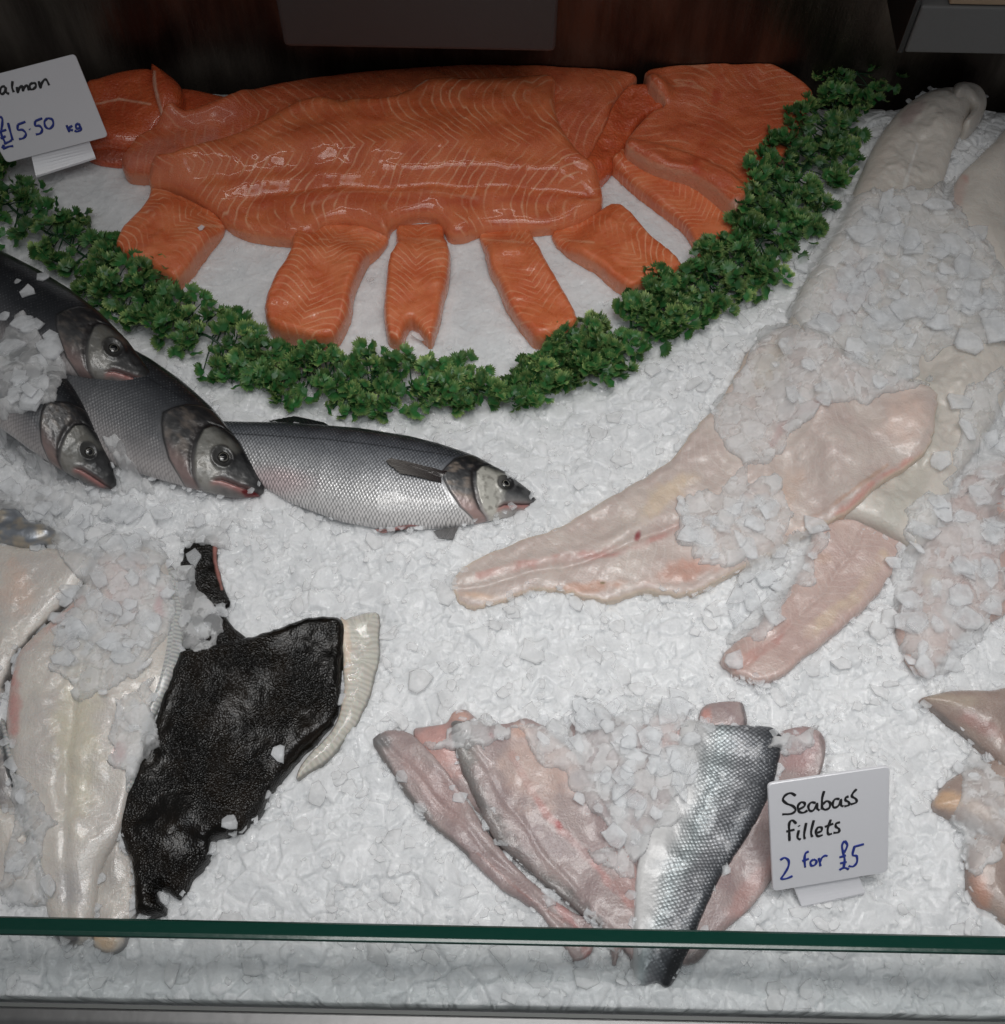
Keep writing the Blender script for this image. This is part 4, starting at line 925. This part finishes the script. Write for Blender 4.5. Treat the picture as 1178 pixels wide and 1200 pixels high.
def crust():
    """half melted plates of ice frozen together over the fish: one Voronoi cell, one plate"""
    jj, ii = np.meshgrid(np.arange(0, NY - 1, .6), np.arange(0, NX - 1, .6), indexing='ij')
    x = X0 + ii * ST; y = Y0 + jj * ST
    hb = blur(HM, 2.5); z0 = hsamp(hb, x, y)
    p = to_px(np.stack([x, y, z0], -1)); px, py = p[..., 0], p[..., 1]
    cov = np.zeros(x.shape)
    wxp = px + fbm(px / 30, py / 30, 61, 3) * 20; wyp = py + fbm(px / 30, py / 30, 62, 3) * 20
    for P, dens, lo, hi, lay in OVER:
        cov = np.maximum(cov, inpoly(wxp, wyp, P) * min(1.2, .58 + dens * .045))
    cov = np.where(hsamp(blur((IDM > 0).astype(float), 3.), x, y) > .02, cov, 0)
    X = x + fbm(x * 90, y * 90, 71, 2) * .003; Y = y + fbm(x * 90, y * 90, 72, 2) * .003
    Z, K = plates(X, Y, ((.021, 301, .0080), (.0135, 401, .0062), (.0085, 501, .0042), (.0055, 601, .0028)), cov)
    ok = Z > 0
    z = z0 + np.where(ok, Z, -.0025) + fbm(x * 200, y * 200, 81, 2) * .0005
    q = ok[:-1, :-1] | ok[1:, :-1] | ok[:-1, 1:] | ok[1:, 1:]
    used = np.zeros(ok.shape, bool); used[:-1, :-1] |= q; used[1:, :-1] |= q; used[:-1, 1:] |= q; used[1:, 1:] |= q
    idx = -np.ones(ok.shape, int); idx[used] = np.arange(used.sum())
    Q = np.stack([idx[:-1, :-1][q], idx[:-1, 1:][q], idx[1:, 1:][q], idx[1:, :-1][q]], -1)
    k = np.where(ok, K, .6)[used]
    o = mesh_np('melting_ice', np.stack([x[used], y[used], z[used]], -1), [Q], M['ice_crust'], None, None, {'Clear': np.stack([k, k, k, k * 0 + 1], -1)})
    tag(o, 'half melted sheet of ice plates frozen together over the fish', 'crushed ice', kind='stuff')
crust()
def area(P):
    P = np.array(P, float); x, y = P.T; return abs(np.dot(x, np.roll(y, 1)) - np.dot(y, np.roll(x, 1))) / 2
oc, os_ = [], []
HMs = blur(HM, 1.2)
for P, dens, lo, hi, lay in OVER:
    P = np.array(P, float); a = area(P)
    for L in range(lay):
        n = int(a / 1000 * dens / lay * .17)
        x = rng.uniform(P[:, 0].min() - 12, P[:, 0].max() + 12, n * 3); y = rng.uniform(P[:, 1].min() - 12, P[:, 1].max() + 12, n * 3)
        wx_ = x + fbm(x / 25, y / 25, 90 + L, 3) * 26; wy_ = y + fbm(x / 25, y / 25, 190 + L, 3) * 26
        hole = fbm(x / 16, y / 16, 290, 2) > (-.25 + .14 * L)
        k = inpoly(wx_, wy_, P) & hole
        x, y = x[k][:n], y[k][:n]
        s = rng.uniform(lo * 1.3, hi * 1.45, len(x))
        w = on_surface(np.stack([x, y], -1), HMs, .002)
        w[:, 2] += s * .12 + L * .0025 + rng.uniform(0, .002, len(x))
        oc.append(w); os_.append(s)
# a few single flakes exactly where they catch the eye
for x, y, s in [(1105, 238, .013), (326, 884, .010), (270, 965, .010), (178, 862, .009), (215, 690, .012), (228, 655, .012), (240, 735, .011), (192, 1052, .009), (300, 960, .006), (150, 660, .010), (33, 342, .009), (50, 325, .010),
                (945, 665, .006), (862, 775, .012), (905, 700, .01), (490, 395, .010), (236, 268, .006), (60, 395, .012), (20, 330, .005)]:
    w = on_surface(np.array([[x, y]], float), HMs, .002); w[:, 2] += s * .15
    oc.append(w); os_.append(np.array([s]))
# flakes nestling against the outlines of the fish
for nm, W, pp in ITEMS:
    if nm.startswith(('salmon', 'fin_frill')): continue
    d = np.hypot(*np.diff(np.vstack([W, W[:1]]), axis=0).T); tot = d.sum(); n = int(tot / .009)
    cs = np.concatenate([[0], np.cumsum(d)]); t = rng.uniform(0, tot, n); ii = np.clip(np.searchsorted(cs, t) - 1, 0, len(W) - 1)
    a = W[ii]; b = W[(ii + 1) % len(W)]; p = a + (b - a) * ((t - cs[ii]) / np.maximum(d[ii], 1e-9))[:, None] + rng.normal(0, .0035, (n, 2))
    g = fbm(p[:, 0] * 45, p[:, 1] * 45, 33, 2) > -.05
    p = p[g]; z0 = hsamp(HM0, p[:, 0], p[:, 1]); z1 = hsamp(HMs, p[:, 0], p[:, 1]); s = rng.uniform(.003, .0085, len(p))
    ok = (z1 - z0) < .022
    z = np.minimum(z1, z0 + .010) + s * .05
    p, z, s = p[ok], z[ok], s[ok]
    oc.append(np.column_stack([p, z])); os_.append(s)
oc = np.concatenate(oc); os_ = np.concatenate(os_)
chips('loose_ice_on_fish', oc, os_, os_ * rng.uniform(.2, .38, len(os_)), .16, M['ice_clear'], 'half clear ice flakes lying on and against the fish')

# ------------------------------------------------------------------ parsley garlands
tl = NT('plastic_parsley'); lc, la = tl.attr('Leaf')
bb = tl.bsdf(Base_Color=lc, Roughness=.38, Normal=tl.bump(tl.noise(300., 2), .0004), Specular_IOR_Level=.45)
tr = tl.n('ShaderNodeBsdfTranslucent'); tl.set(tr.inputs[0], lc); mx = tl.n('ShaderNodeMixShader'); mx.inputs[0].default_value = .18
tl.t.links.new(bb.outputs[0], mx.inputs[1]); tl.t.links.new(tr.outputs[0], mx.inputs[2]); M['leaf'] = tl.done(mx)
M['stem'] = simple('garland_stem_plastic', srgb(22, 58, 32), .4)
def garland(line, widths, nspr, label, seed):
    g = np.random.default_rng(seed)
    Pl = catmull(line, 8, False); L = np.concatenate([[0], np.cumsum(np.hypot(*np.diff(Pl, axis=0).T))])
    w = on_surface(Pl, blur(HM, 6), .012); w[:, 2] += .004 * np.sin(np.arange(len(w)) * .9)
    SV, SQ = tube(w, .0016, 6)
    verts, quads, off = [SV], [SQ], len(SV)
    t = np.sort(g.uniform(0, L[-1], nspr))
    c = np.column_stack([np.interp(t, L, Pl[:, 0]), np.interp(t, L, Pl[:, 1])])
    tg = np.column_stack([np.gradient(Pl[:, 0]), np.gradient(Pl[:, 1])]); tg /= np.linalg.norm(tg, axis=1)[:, None]
    tt = np.column_stack([np.interp(t, L, tg[:, 0]), np.interp(t, L, tg[:, 1])]); nn = np.column_stack([-tt[:, 1], tt[:, 0]])
    hw = np.interp(t / L[-1], np.linspace(0, 1, len(widths)), widths) * 1.14
    offv = g.uniform(-1, 1, nspr); offv = np.sign(offv) * np.abs(offv) ** .8 * g.uniform(.85, 1.3, nspr)
    cp = c + nn * (offv * hw)[:, None] + tt * g.normal(0, 8, nspr)[:, None]
    dome = np.sqrt(np.clip(1 - offv ** 2, 0.02, 1))
    hz = .005 + .018 * dome * g.uniform(.2, 1, nspr)
    ws = on_surface(cp, blur(HM, 4), 0.); cw = at_z(cp, ws[:, 2] + hz)
    sw = np.column_stack([np.interp(t, L, w[:, i]) for i in range(3)])
    LV, LQ, LT, LC = [], [], [], []; lo = 0
    nt = 11; A = np.radians(np.linspace(-72, 72, 2 * nt - 1))
    for q in range(nspr):
        mid = (sw[q] + cw[q]) / 2 + np.array([0, 0, .002])
        V, Q = tube([sw[q], mid, cw[q]], [.0010, .0008, .0007], 5); verts.append(V); quads.append(Q + off); off += len(V)
        nl = g.integers(3, 6); az0 = g.uniform(0, 6.28)
        tone = g.uniform(.6, 1.15); yel = g.uniform(0, 1) ** 2
        out_dir = math.atan2(cw[q][1] - sw[q][1], cw[q][0] - sw[q][0])
        for m_ in range(nl):
            az = az0 + m_ * 6.283 / nl + g.normal(0, .35)
            elv = math.radians(g.uniform(-10, 45)); Lf = g.uniform(.0095, .0148)
            d = np.array([math.cos(az) * math.cos(elv), math.sin(az) * math.cos(elv), math.sin(elv)])
            s_ = np.cross(d, [0, 0, 1]); s_ /= np.linalg.norm(s_); u_ = np.cross(s_, d)
            roll = g.normal(0, .5); s2 = s_ * math.cos(roll) + u_ * math.sin(roll); u2 = np.cross(s2, d)
            tip = np.where(np.arange(2 * nt - 1) % 2 == 0, 1., .82) * (1 - .22 * (np.abs(A) / 1.43) ** 2) * g.uniform(.9, 1.08, 2 * nt - 1)
            cup = g.uniform(.1, .5)
            P = [np.zeros(3)]; rad = [0]
            for f in (.5, 1.):
                for a, tp in zip(A, tip):
                    rr = Lf * f * (tp if f == 1. else .82)
                    P.append(d * (math.cos(a) * rr * .95 + .15 * Lf) + s2 * (math.sin(a) * rr * .95) + u2 * (cup * rr * rr / Lf + .12 * rr * math.cos(a * 6) * (f > .6)))
                    rad.append(f * tp)
            P = np.array(P) + cw[q] + d * .0015 + g.normal(0, .0038, 3) * np.array([1, 1, .5]); k = 2 * nt - 1
            LV.append(P); rad = np.array(rad)
            lt = tone * g.uniform(.85, 1.15)
            basec = np.array(srgb(54, 112, 58)) * lt; tipc = np.array(srgb(184, 200, 124)) * lt * (.7 + .6 * yel); wgt = np.clip((rad - .55) / .45, 0, 1)[:, None] ** 1.5 * (.45 + .55 * yel)
            LC.append(np.column_stack([basec * (1 - wgt) + tipc * wgt, np.ones(len(P))]))
            j = np.arange(k - 1)
            LT.append(np.stack([np.zeros(k - 1, int), 1 + j, 2 + j], -1) + lo); LQ.append(np.stack([1 + j, 1 + k + j, 2 + k + j, 2 + j], -1) + lo)
            lo += len(P)
    root = empty('parsley_garland', tuple(w[len(w) // 2] - np.array([0, 0, .012])), label, 'garland', 'plastic parsley garlands round the salmon')
    o = mesh_np('stem', np.concatenate(verts), [np.concatenate(quads)], M['stem']); reparent(o, root)
    o = mesh_np('foliage', np.concatenate(LV), [np.concatenate(LT), np.concatenate(LQ)], M['leaf'], None, None, {'Leaf': np.concatenate(LC)}, smooth=False); reparent(o, root)
garland([(-30, 205), (0, 232), (40, 262), (80, 285), (130, 322), (180, 358), (230, 388), (280, 415), (330, 436), (390, 442), (450, 452), (520, 454), (582, 464)], [28, 28, 28, 28, 28, 28, 27, 29, 28, 25, 9], 300,
        'left plastic parsley garland, running from the salmon tag to the dip', 21)
garland([(600, 462), (620, 452), (650, 436), (700, 412), (750, 380), (800, 346), (850, 322), (890, 286), (920, 236), (950, 185), (975, 140), (998, 100), (1005, 82)], [8, 24, 27, 26, 28, 30, 34, 40, 40, 36, 30], 400,
        'right plastic parsley garland, climbing from the dip to the back wall', 22)

# ------------------------------------------------------------------ price tags
M['card'] = simple('white_card_plastic', srgb(226, 226, 230), .28, bump=(300., .0001), Coat_Weight=.3)
M['ink_black'] = simple('black_marker', (.012, .012, .014), .45)
M['ink_blue'] = simple('blue_marker', srgb(32, 52, 140), .45)
def price_tag(corners, z_bot, lean, foot, strokes_black, strokes_blue, wb, label, rad=.005):
    """corners TL TR BR BL in photo pixels; card plane leans back by 'lean' degrees from vertical"""
    bl = at_z(corners[3], z_bot); br = at_z(corners[2], z_bot)
    e = br - bl; e[2] = 0; e /= np.linalg.norm(e); h = np.array([-e[1], e[0], 0.]);
    if h[1] < 0: h = -h
    l = math.radians(lean); up = np.array([0, 0, 1.]) * math.cos(l) + h * math.sin(l); nrm = np.cross(e, up)
    if nrm[1] > 0: nrm = -nrm
    def hit(p):
        d = ray(p); t = ((bl - CAM) @ nrm) / (d @ nrm); return CAM + d * t[..., None]
    W = hit(np.array(corners, float)); uvc = np.column_stack([(W - bl) @ e, (W - bl) @ up])
    w0 = (uvc[1, 0] - uvc[0, 0] + uvc[2, 0] - uvc[3, 0]) / 2; h0 = (uvc[0, 1] - uvc[3, 1] + uvc[1, 1] - uvc[2, 1]) / 2
    # rounded outline through the four corners
    out = []
    for i in range(4):
        p = uvc[i]; a = uvc[i - 1] - p; b = uvc[(i + 1) % 4] - p; a /= np.linalg.norm(a); b /= np.linalg.norm(b)
        for t in np.linspace(0, 1, 7):
            q = (1 - t) ** 2 * (p + a * rad) + 2 * t * (1 - t) * p + t * t * (p + b * rad); out.append(q)
    out = np.array(out); n = len(out); cen = out.mean(0)
    rings = []; 
    for inset, dz in ((0., -.0026), (0., -.0006), (.0007, 0.)):
        o2 = out + (cen - out) / np.linalg.norm(cen - out, axis=1)[:, None] * inset
        rings.append(bl + o2[:, :1] * e + o2[:, 1:] * up + nrm * dz)
    V = np.concatenate(rings); j = np.arange(n); j2 = (j + 1) % n
    Q = np.concatenate([np.stack([q * n + j, q * n + j2, (q + 1) * n + j2, (q + 1) * n + j], -1) for q in range(2)])
    root = empty('price_tag', tuple((bl + br) / 2 * np.array([1, 1, 0]) + np.array([0, 0, z_bot - .02])), label, 'price tag', 'handwritten price tags stuck in the ice')
    o = mesh_np('card', V, [Q, (2 * n + j)[None, :], j[::-1][None, :]], M['card'], smooth=False); reparent(o, root)
    # foot: a tongue bent forward under the card, pushed into the ice
    ft = np.array(foot, float); a = hit(ft[0]) - nrm * .003; b = hit(ft[1]) - nrm * .003
    zf = z_bot - .016
    c = at_z(ft[2], zf); d = at_z(ft[3], zf); m1 = (a + d) / 2 + nrm * .000; m2 = (b + c) / 2
    rows = []
    for t in np.linspace(0, 1, 8):
        x0 = a * (1 - t) + d * t; x1 = b * (1 - t) + c * t; s = .002 * math.sin(t * math.pi); rows += [x0 - nrm * s * .5, x1 - nrm * s * .5]
    P = np.array(rows); P = np.concatenate([P, P - np.array([0, .001, .0022])]); jj = np.arange(7) * 2
    Q = np.stack([jj, jj + 1, jj + 3, jj + 2], -1); Q = np.concatenate([Q, Q[:, ::-1] + 16, np.stack([jj, jj + 2, jj + 18, jj + 16], -1), np.stack([jj + 1, jj + 17, jj + 19, jj + 3], -1), [[14, 15, 31, 30]]])
    o = mesh_np('foot', P, [Q], M['card'], smooth=False); reparent(o, root)
    for nm, strokes, mat in (('black_writing', strokes_black, M['ink_black']), ('blue_writing', strokes_blue, M['ink_blue'])):
        VV, QQ, TT, off = [], [], [], 0
        for s in strokes:
            s = catmull(s, 5, False) if len(s) > 2 else np.linspace(s[0], s[-1], 5).astype(float)
            w = hit(np.asarray(s, float)); d_ = (w - bl) @ nrm
            V, Q = tube(w, wb * (1 + .15 * np.sin(np.arange(len(w)) * .8)), 8)
            h_ = (V - bl) @ nrm; V = V - nrm * h_[:, None] + nrm * (.00035 + h_[:, None] * .25)
            VV.append(V); QQ.append(Q + off)
            for e_ in (0, len(w) - 1):
                TT.append((np.arange(8) + e_ * 8 + off)[None, :])
            off += len(V)
        o = mesh_np(nm, np.concatenate(VV), [np.concatenate(QQ)] + TT, mat); reparent(o, root)
    return root
def zc(strokes, ox, oy, k): return [[(ox + x / k, oy + y / k) for x, y in s] for s in strokes]
SB = zc([
 [(546, 340), (532, 332), (516, 338), (508, 352), (520, 364), (538, 371), (546, 383), (534, 394), (506, 396)],
 [(556, 381), (572, 372), (573, 362), (562, 360), (553, 372), (557, 388), (570, 391), (582, 384)],
 [(606, 362), (594, 360), (585, 370), (588, 384), (598, 385), (608, 372), (611, 362), (611, 378), (618, 384)],
 [(632, 326), (626, 350), (626, 380)], [(628, 366), (640, 356), (650, 362), (648, 376), (636, 382), (627, 378)],
 [(678, 350), (666, 350), (658, 362), (661, 375), (672, 373), (680, 362), (683, 350), (683, 368), (690, 372)],
 [(706, 342), (697, 346), (697, 354), (706, 359), (707, 368), (693, 372)],
 [(730, 320), (719, 332), (716, 342), (728, 350), (729, 360), (712, 366)],
 [(548, 424), (536, 414), (527, 424), (527, 450), (528, 476)], [(518, 448), (543, 442)],
 [(556, 444), (552, 466), (561, 472)], [(556, 430), (557, 432)], [(578, 422), (572, 456), (574, 470)], [(601, 414), (593, 448), (596, 464)],
 [(610, 452), (624, 446), (624, 436), (613, 436), (607, 450), (613, 462), (628, 458)],
 [(652, 412), (643, 440), (645, 456), (656, 454)], [(634, 434), (660, 424)],
 [(680, 420), (668, 424), (668, 434), (677, 440), (676, 450), (660, 452)]], 720, 800, 2.572)
BL = zc([
 [(500, 534), (513, 527), (525, 536), (524, 554), (512, 576), (503, 590), (518, 590), (537, 582)],
 [(586, 508), (576, 514), (573, 532), (575, 556)], [(566, 537), (586, 530)],
 [(600, 532), (591, 540), (594, 551), (605, 548), (609, 537), (600, 532)], [(616, 528), (619, 540), (621, 552)], [(619, 540), (625, 528), (634, 521), (642, 522)],
 [(694, 476), (686, 490), (690, 514), (694, 534), (690, 560)], [(694, 476), (702, 490), (692, 512)], [(678, 526), (698, 520)], [(680, 544), (700, 540)], [(678, 564), (692, 557), (706, 562)],
 [(724, 492), (718, 518), (730, 522), (731, 540), (720, 553), (706, 552)], [(722, 494), (752, 486)]], 720, 800, 2.572)
price_tag([(900, 919), (1043, 898), (1041, 1022), (906, 1045)], .022, 38, [(932, 1040), (1008, 1028), (1014, 1046), (940, 1062)], SB, BL, .00115,
          'white price tag with handwritten words for sea bass fillets, standing at the lower right')
SB = zc([
 [(-30, 172), (-46, 170), (-54, 182), (-40, 192), (-30, 204), (-44, 216), (-58, 212)],
 [(18, 180), (6, 182), (0, 196), (6, 207), (16, 200), (20, 184), (22, 200), (32, 206)], [(44, 162), (42, 184), (48, 200)],
 [(58, 182), (62, 202), (66, 188), (76, 178), (80, 196), (84, 184), (94, 176), (100, 194)], [(114, 168), (104, 174), (104, 188), (114, 190), (124, 180), (122, 170), (114, 168)],
 [(134, 162), (140, 186), (144, 170), (155, 156), (162, 160), (170, 176)]], 0, 40, 2.945)
BL = zc([
 [(0, 284), (8, 292), (8, 312), (4, 340), (12, 362), (22, 380)], [(-6, 338), (22, 330)], [(2, 360), (20, 352)], [(14, 382), (8, 394)], [(10, 396), (30, 388), (46, 386)], [(14, 378), (30, 372), (40, 366)],
 [(28, 306), (36, 336), (44, 366)], [(62, 312), (62, 330), (78, 330), (90, 344), (82, 358), (66, 362)], [(62, 312), (88, 302)], [(102, 327), (104, 329)],
 [(122, 300), (122, 316), (136, 316), (146, 328), (140, 342), (124, 346)], [(122, 300), (146, 290)], [(164, 290), (154, 302), (158, 320), (172, 326), (184, 312), (180, 294), (164, 290)],
 [(230, 314), (240, 338)], [(250, 316), (236, 326), (252, 332)], [(272, 308), (262, 314), (266, 326), (276, 320), (272, 308), (280, 328), (266, 336), (258, 332)]], 0, 40, 2.945)
price_tag([(-46, 98), (88, 63), (127, 160), (8, 191)], .040, 34, [(36, 180), (104, 164), (112, 184), (42, 206)], SB, BL, .0013,
          'white price tag with handwritten words for salmon, cut by the left edge')

# ------------------------------------------------------------------ glass screen, rails, back wall
tg_ = NT('clear_glass'); gl = tg_.n('ShaderNodeBsdfGlossy'); gl.inputs['Roughness'].default_value = .04; tp = tg_.n('ShaderNodeBsdfTransparent'); tg_.set(tp.inputs[0], (.935, .945, .945))
fr = tg_.n('ShaderNodeFresnel'); fr.inputs[0].default_value = 1.28; mx = tg_.n('ShaderNodeMixShader'); ge_ = tg_.n('ShaderNodeNewGeometry'); tg_.set(mx.inputs[0], tg_.math('MULTIPLY', fr.outputs[0], tg_.math('SUBTRACT', 1., ge_.outputs['Backfacing'])))
tg_.t.links.new(tp.outputs[0], mx.inputs[1]); tg_.t.links.new(gl.outputs[0], mx.inputs[2]); M['glass'] = tg_.done(mx)
tg2 = NT('green_glass_edge'); nn_ = tg2.noise(1., 2, vec=tg2.vec(0., 0., 0.))
M['glass_edge'] = simple('green_glass_edge', srgb(5, 56, 46), .25, bump=(90., .0003), Coat_Weight=.3, Coat_Roughness=.1)
HT = .08
yt1 = float(at_z((589, 1086.5), HT)[1]); yt0 = float(at_z((589, 1106.5), HT)[1])      # far and near side of the top edge
yb = float(at_z((589, 1186), -.004)[1])
scr = empty('glass_screen', (0, yb, -.004), 'clear glass screen with a dark green top edge along the front of the ice', 'glass screen')
def prism(name, sec, xa, xb, mat, parent=None, bev=0.):
    import bmesh
    bm = bmesh.new(); A = [bm.verts.new((xa, y, z)) for y, z in sec]; B = [bm.verts.new((xb, y, z)) for y, z in sec]; n = len(sec)
    bm.faces.new(A); bm.faces.new(B[::-1])
    for i in range(n): bm.faces.new((A[i], B[i], B[(i + 1) % n], A[(i + 1) % n]))
    bmesh.ops.recalc_face_normals(bm, faces=bm.faces[:])
    if bev: bmesh.ops.bevel(bm, geom=bm.edges[:], offset=bev, segments=3, affect='EDGES', profile=.5)
    me = bpy.data.meshes.new(name); bm.to_mesh(me); bm.free(); me.materials.append(mat)
    o = bpy.data.objects.new(name, me); COL.objects.link(o)
    if parent: reparent(o, parent)
    return o
pd = np.array([yt0 - yb, HT + .004]); pd /= np.linalg.norm(pd); pq = np.array([pd[1], -pd[0]])     # along the pane, across it
tt_ = 0.001
while to_px(np.array([0, yt0 + pq[0] * tt_, HT + pq[1] * tt_]))[1] > 1086.5: tt_ += .0002
def sec_pt(a, b): return (yt0 + pd[0] * a + pq[0] * b, HT + pd[1] * a + pq[1] * b)
lp = math.hypot(yt0 - yb, HT + .004)
prism('pane', [sec_pt(-lp, 0), sec_pt(-lp + .012, tt_), sec_pt(-.0014, tt_), sec_pt(-.0014, 0)], -.9, .9, M['glass'], scr)
prism('polished_edge', [sec_pt(-.0012, -.0003), sec_pt(-.0012, tt_ + .0003), sec_pt(.0012, tt_ + .0002), sec_pt(.0026, tt_ - .0025), sec_pt(.0026, .0025), sec_pt(.0012, -.0002)], -.9, .9, M['glass_edge'], scr, .0004)
M['steel'] = simple('brushed_steel', (.17, .17, .17), .4, 1., bump=(60., .0003))
M['gasket'] = simple('grey_rubber', srgb(104, 106, 104), .6)
rail = empty('counter_rail', (0, yb - .03, -.08), 'grey and steel rail holding the glass at the bottom of the photo', 'rail')
ya = float(at_z((589, 1191), .0)[1])
prism('gasket', [(ya, -.05), (yb - .0005, -.05), (yb - .0005, -.001), (ya, -.001)], -.9, .9, M['gasket'], rail)
prism('steel_trim', [(ya - .05, -.06), (ya - .0006, -.06), (ya - .0006, .003), (ya - .01, .004), (ya - .045, -.002), (ya - .05, -.012)], -.9, .9, M['steel'], rail, .0015)

def wall_mat():
    t = NT('dark_steel_wall'); p = t.n('ShaderNodeSeparateXYZ'); t.t.links.new(t.pos(), p.inputs[0])
    v = t.noise(1., 4, .6, vec=t.vec(t.math('MULTIPLY', p.outputs[0], 18.), 0., t.math('MULTIPLY', p.outputs[2], 3.)))
    st = t.noise(1., 3, .6, vec=t.vec(t.math('MULTIPLY', p.outputs[0], 160.), 0., t.math('MULTIPLY', p.outputs[2], 10.)))
    c = t.mix(t.maprange(v, .35, .7), (.055, .044, .038), (.14, .12, .10))
    nrm = t.bump(st, .0006); nrm = t.bump(t.noise(250., 2), .0003, 1., nrm)
    return t.done(t.bsdf(Base_Color=c, Roughness=t.maprange(st, .3, .7, .28, .42), Metallic=.9, Normal=nrm))
w_ = box('back_wall', (-1.1, Y1 + .001, -.1), (1.1, Y1 + .03, .62), wall_mat(), bev=.003); tag(w_, 'dark stained steel back wall of the counter', 'wall')
M['tray'] = simple('dark_grey_tray', srgb(60, 59, 60), .45, bump=(200., .0003))
M['tray2'] = simple('grey_tray', srgb(92, 92, 92), .5, bump=(200., .0003))
M['wood'] = simple('tan_board', srgb(150, 128, 104), .6, bump=(80., .0008))
def px_on_y(p, y):
    d = ray(np.asarray(p, float)); t = y / d[1]; return CAM + d * t
yS = Y1 - .10
a = px_on_y((333, 56), yS); b = px_on_y((651, 58), yS)
t1 = box('hanging_shelf', (a[0], yS, a[2]), (b[0], Y1 - .002, a[2] + .14), M['tray'], bev=.006); tag(t1, 'dark grey shelf box on the back wall above the long salmon fillets', 'shelf', 'shelf boxes on the back wall')
c = px_on_y((1060, 62), yS)
sh2 = empty('hanging_shelf', (c[0] + .1, yS + .05, c[2]), 'lighter grey shelf box in the top right corner, tan board on top', 'shelf', 'shelf boxes on the back wall')
d_ = px_on_y((1080, 8), yS)
o = box('shelf_body', (c[0], yS, c[2]), (c[0] + .35, Y1 - .002, d_[2]), M['tray2'], bev=.003); reparent(o, sh2)
o = box('board', (c[0] + .03, yS + .003, d_[2] + .001), (c[0] + .35, Y1 - .004, d_[2] + .03), M['wood'], bev=.002); reparent(o, sh2)
o = box('bracket', (c[0] - .008, yS + .002, c[2] - .002), (c[0] - .001, Y1 - .003, d_[2] + .06), simple('black_bracket', (.01, .01, .01), .4), bev=.001); reparent(o, sh2)

# ------------------------------------------------------------------ light and camera
def area_light(name, loc, target, sx_, sy_, power, col, spread=72):
    l = bpy.data.lights.new(name, 'AREA'); l.shape = 'RECTANGLE'; l.size = sx_; l.size_y = sy_; l.energy = power; l.color = col
    l.spread = math.radians(spread)
    o = bpy.data.objects.new(name, l); COL.objects.link(o); o.location = loc
    import mathutils
    o.rotation_euler = (mathutils.Vector(target) - mathutils.Vector(loc)).to_track_quat('-Z', 'Y').to_euler()
    return o
area_light('ceiling_lamp', (.20, .46, 1.50), (.20, .38, 0), 1.1, .30, 2.0, (1., .98, .96))
area_light('counter_tube', (.15, .02, 1.50), (.14, .36, 0), 1.0, .45, 1.15, (.95, .98, 1.))
area_light('back_strip_lamp', (-.05, .97, 1.5), (.05, .52, 0), 1.5, .035, .95, (1., .97, .93), 110)
wd = bpy.data.worlds.new('World'); scn.world = wd; wd.use_nodes = True
bg = wd.node_tree.nodes['Background']; bg.inputs[0].default_value = (.86, .87, .9, 1); bg.inputs[1].default_value = .15
cam = bpy.data.cameras.new('camera'); co = bpy.data.objects.new('camera', cam); COL.objects.link(co)
import mathutils
mt = mathutils.Matrix(((RV[0], UV_[0], -F[0]), (RV[1], UV_[1], -F[1]), (RV[2], UV_[2], -F[2])))
co.matrix_world = mathutils.Matrix.Translation(CAM.tolist()) @ mt.to_4x4()
cam.sensor_fit = 'VERTICAL'; cam.sensor_height = 24; cam.lens = 12 / TF; cam.clip_start = .02; cam.clip_end = 30
cam.dof.use_dof = False
scn.camera = co
scn.view_settings.view_transform = 'Standard'; scn.view_settings.look = 'None'; scn.view_settings.exposure = 0; scn.view_settings.gamma = 1
scn.cycles.transparent_max_bounces = 24; scn.cycles.max_bounces = 8; scn.cycles.use_denoising = True
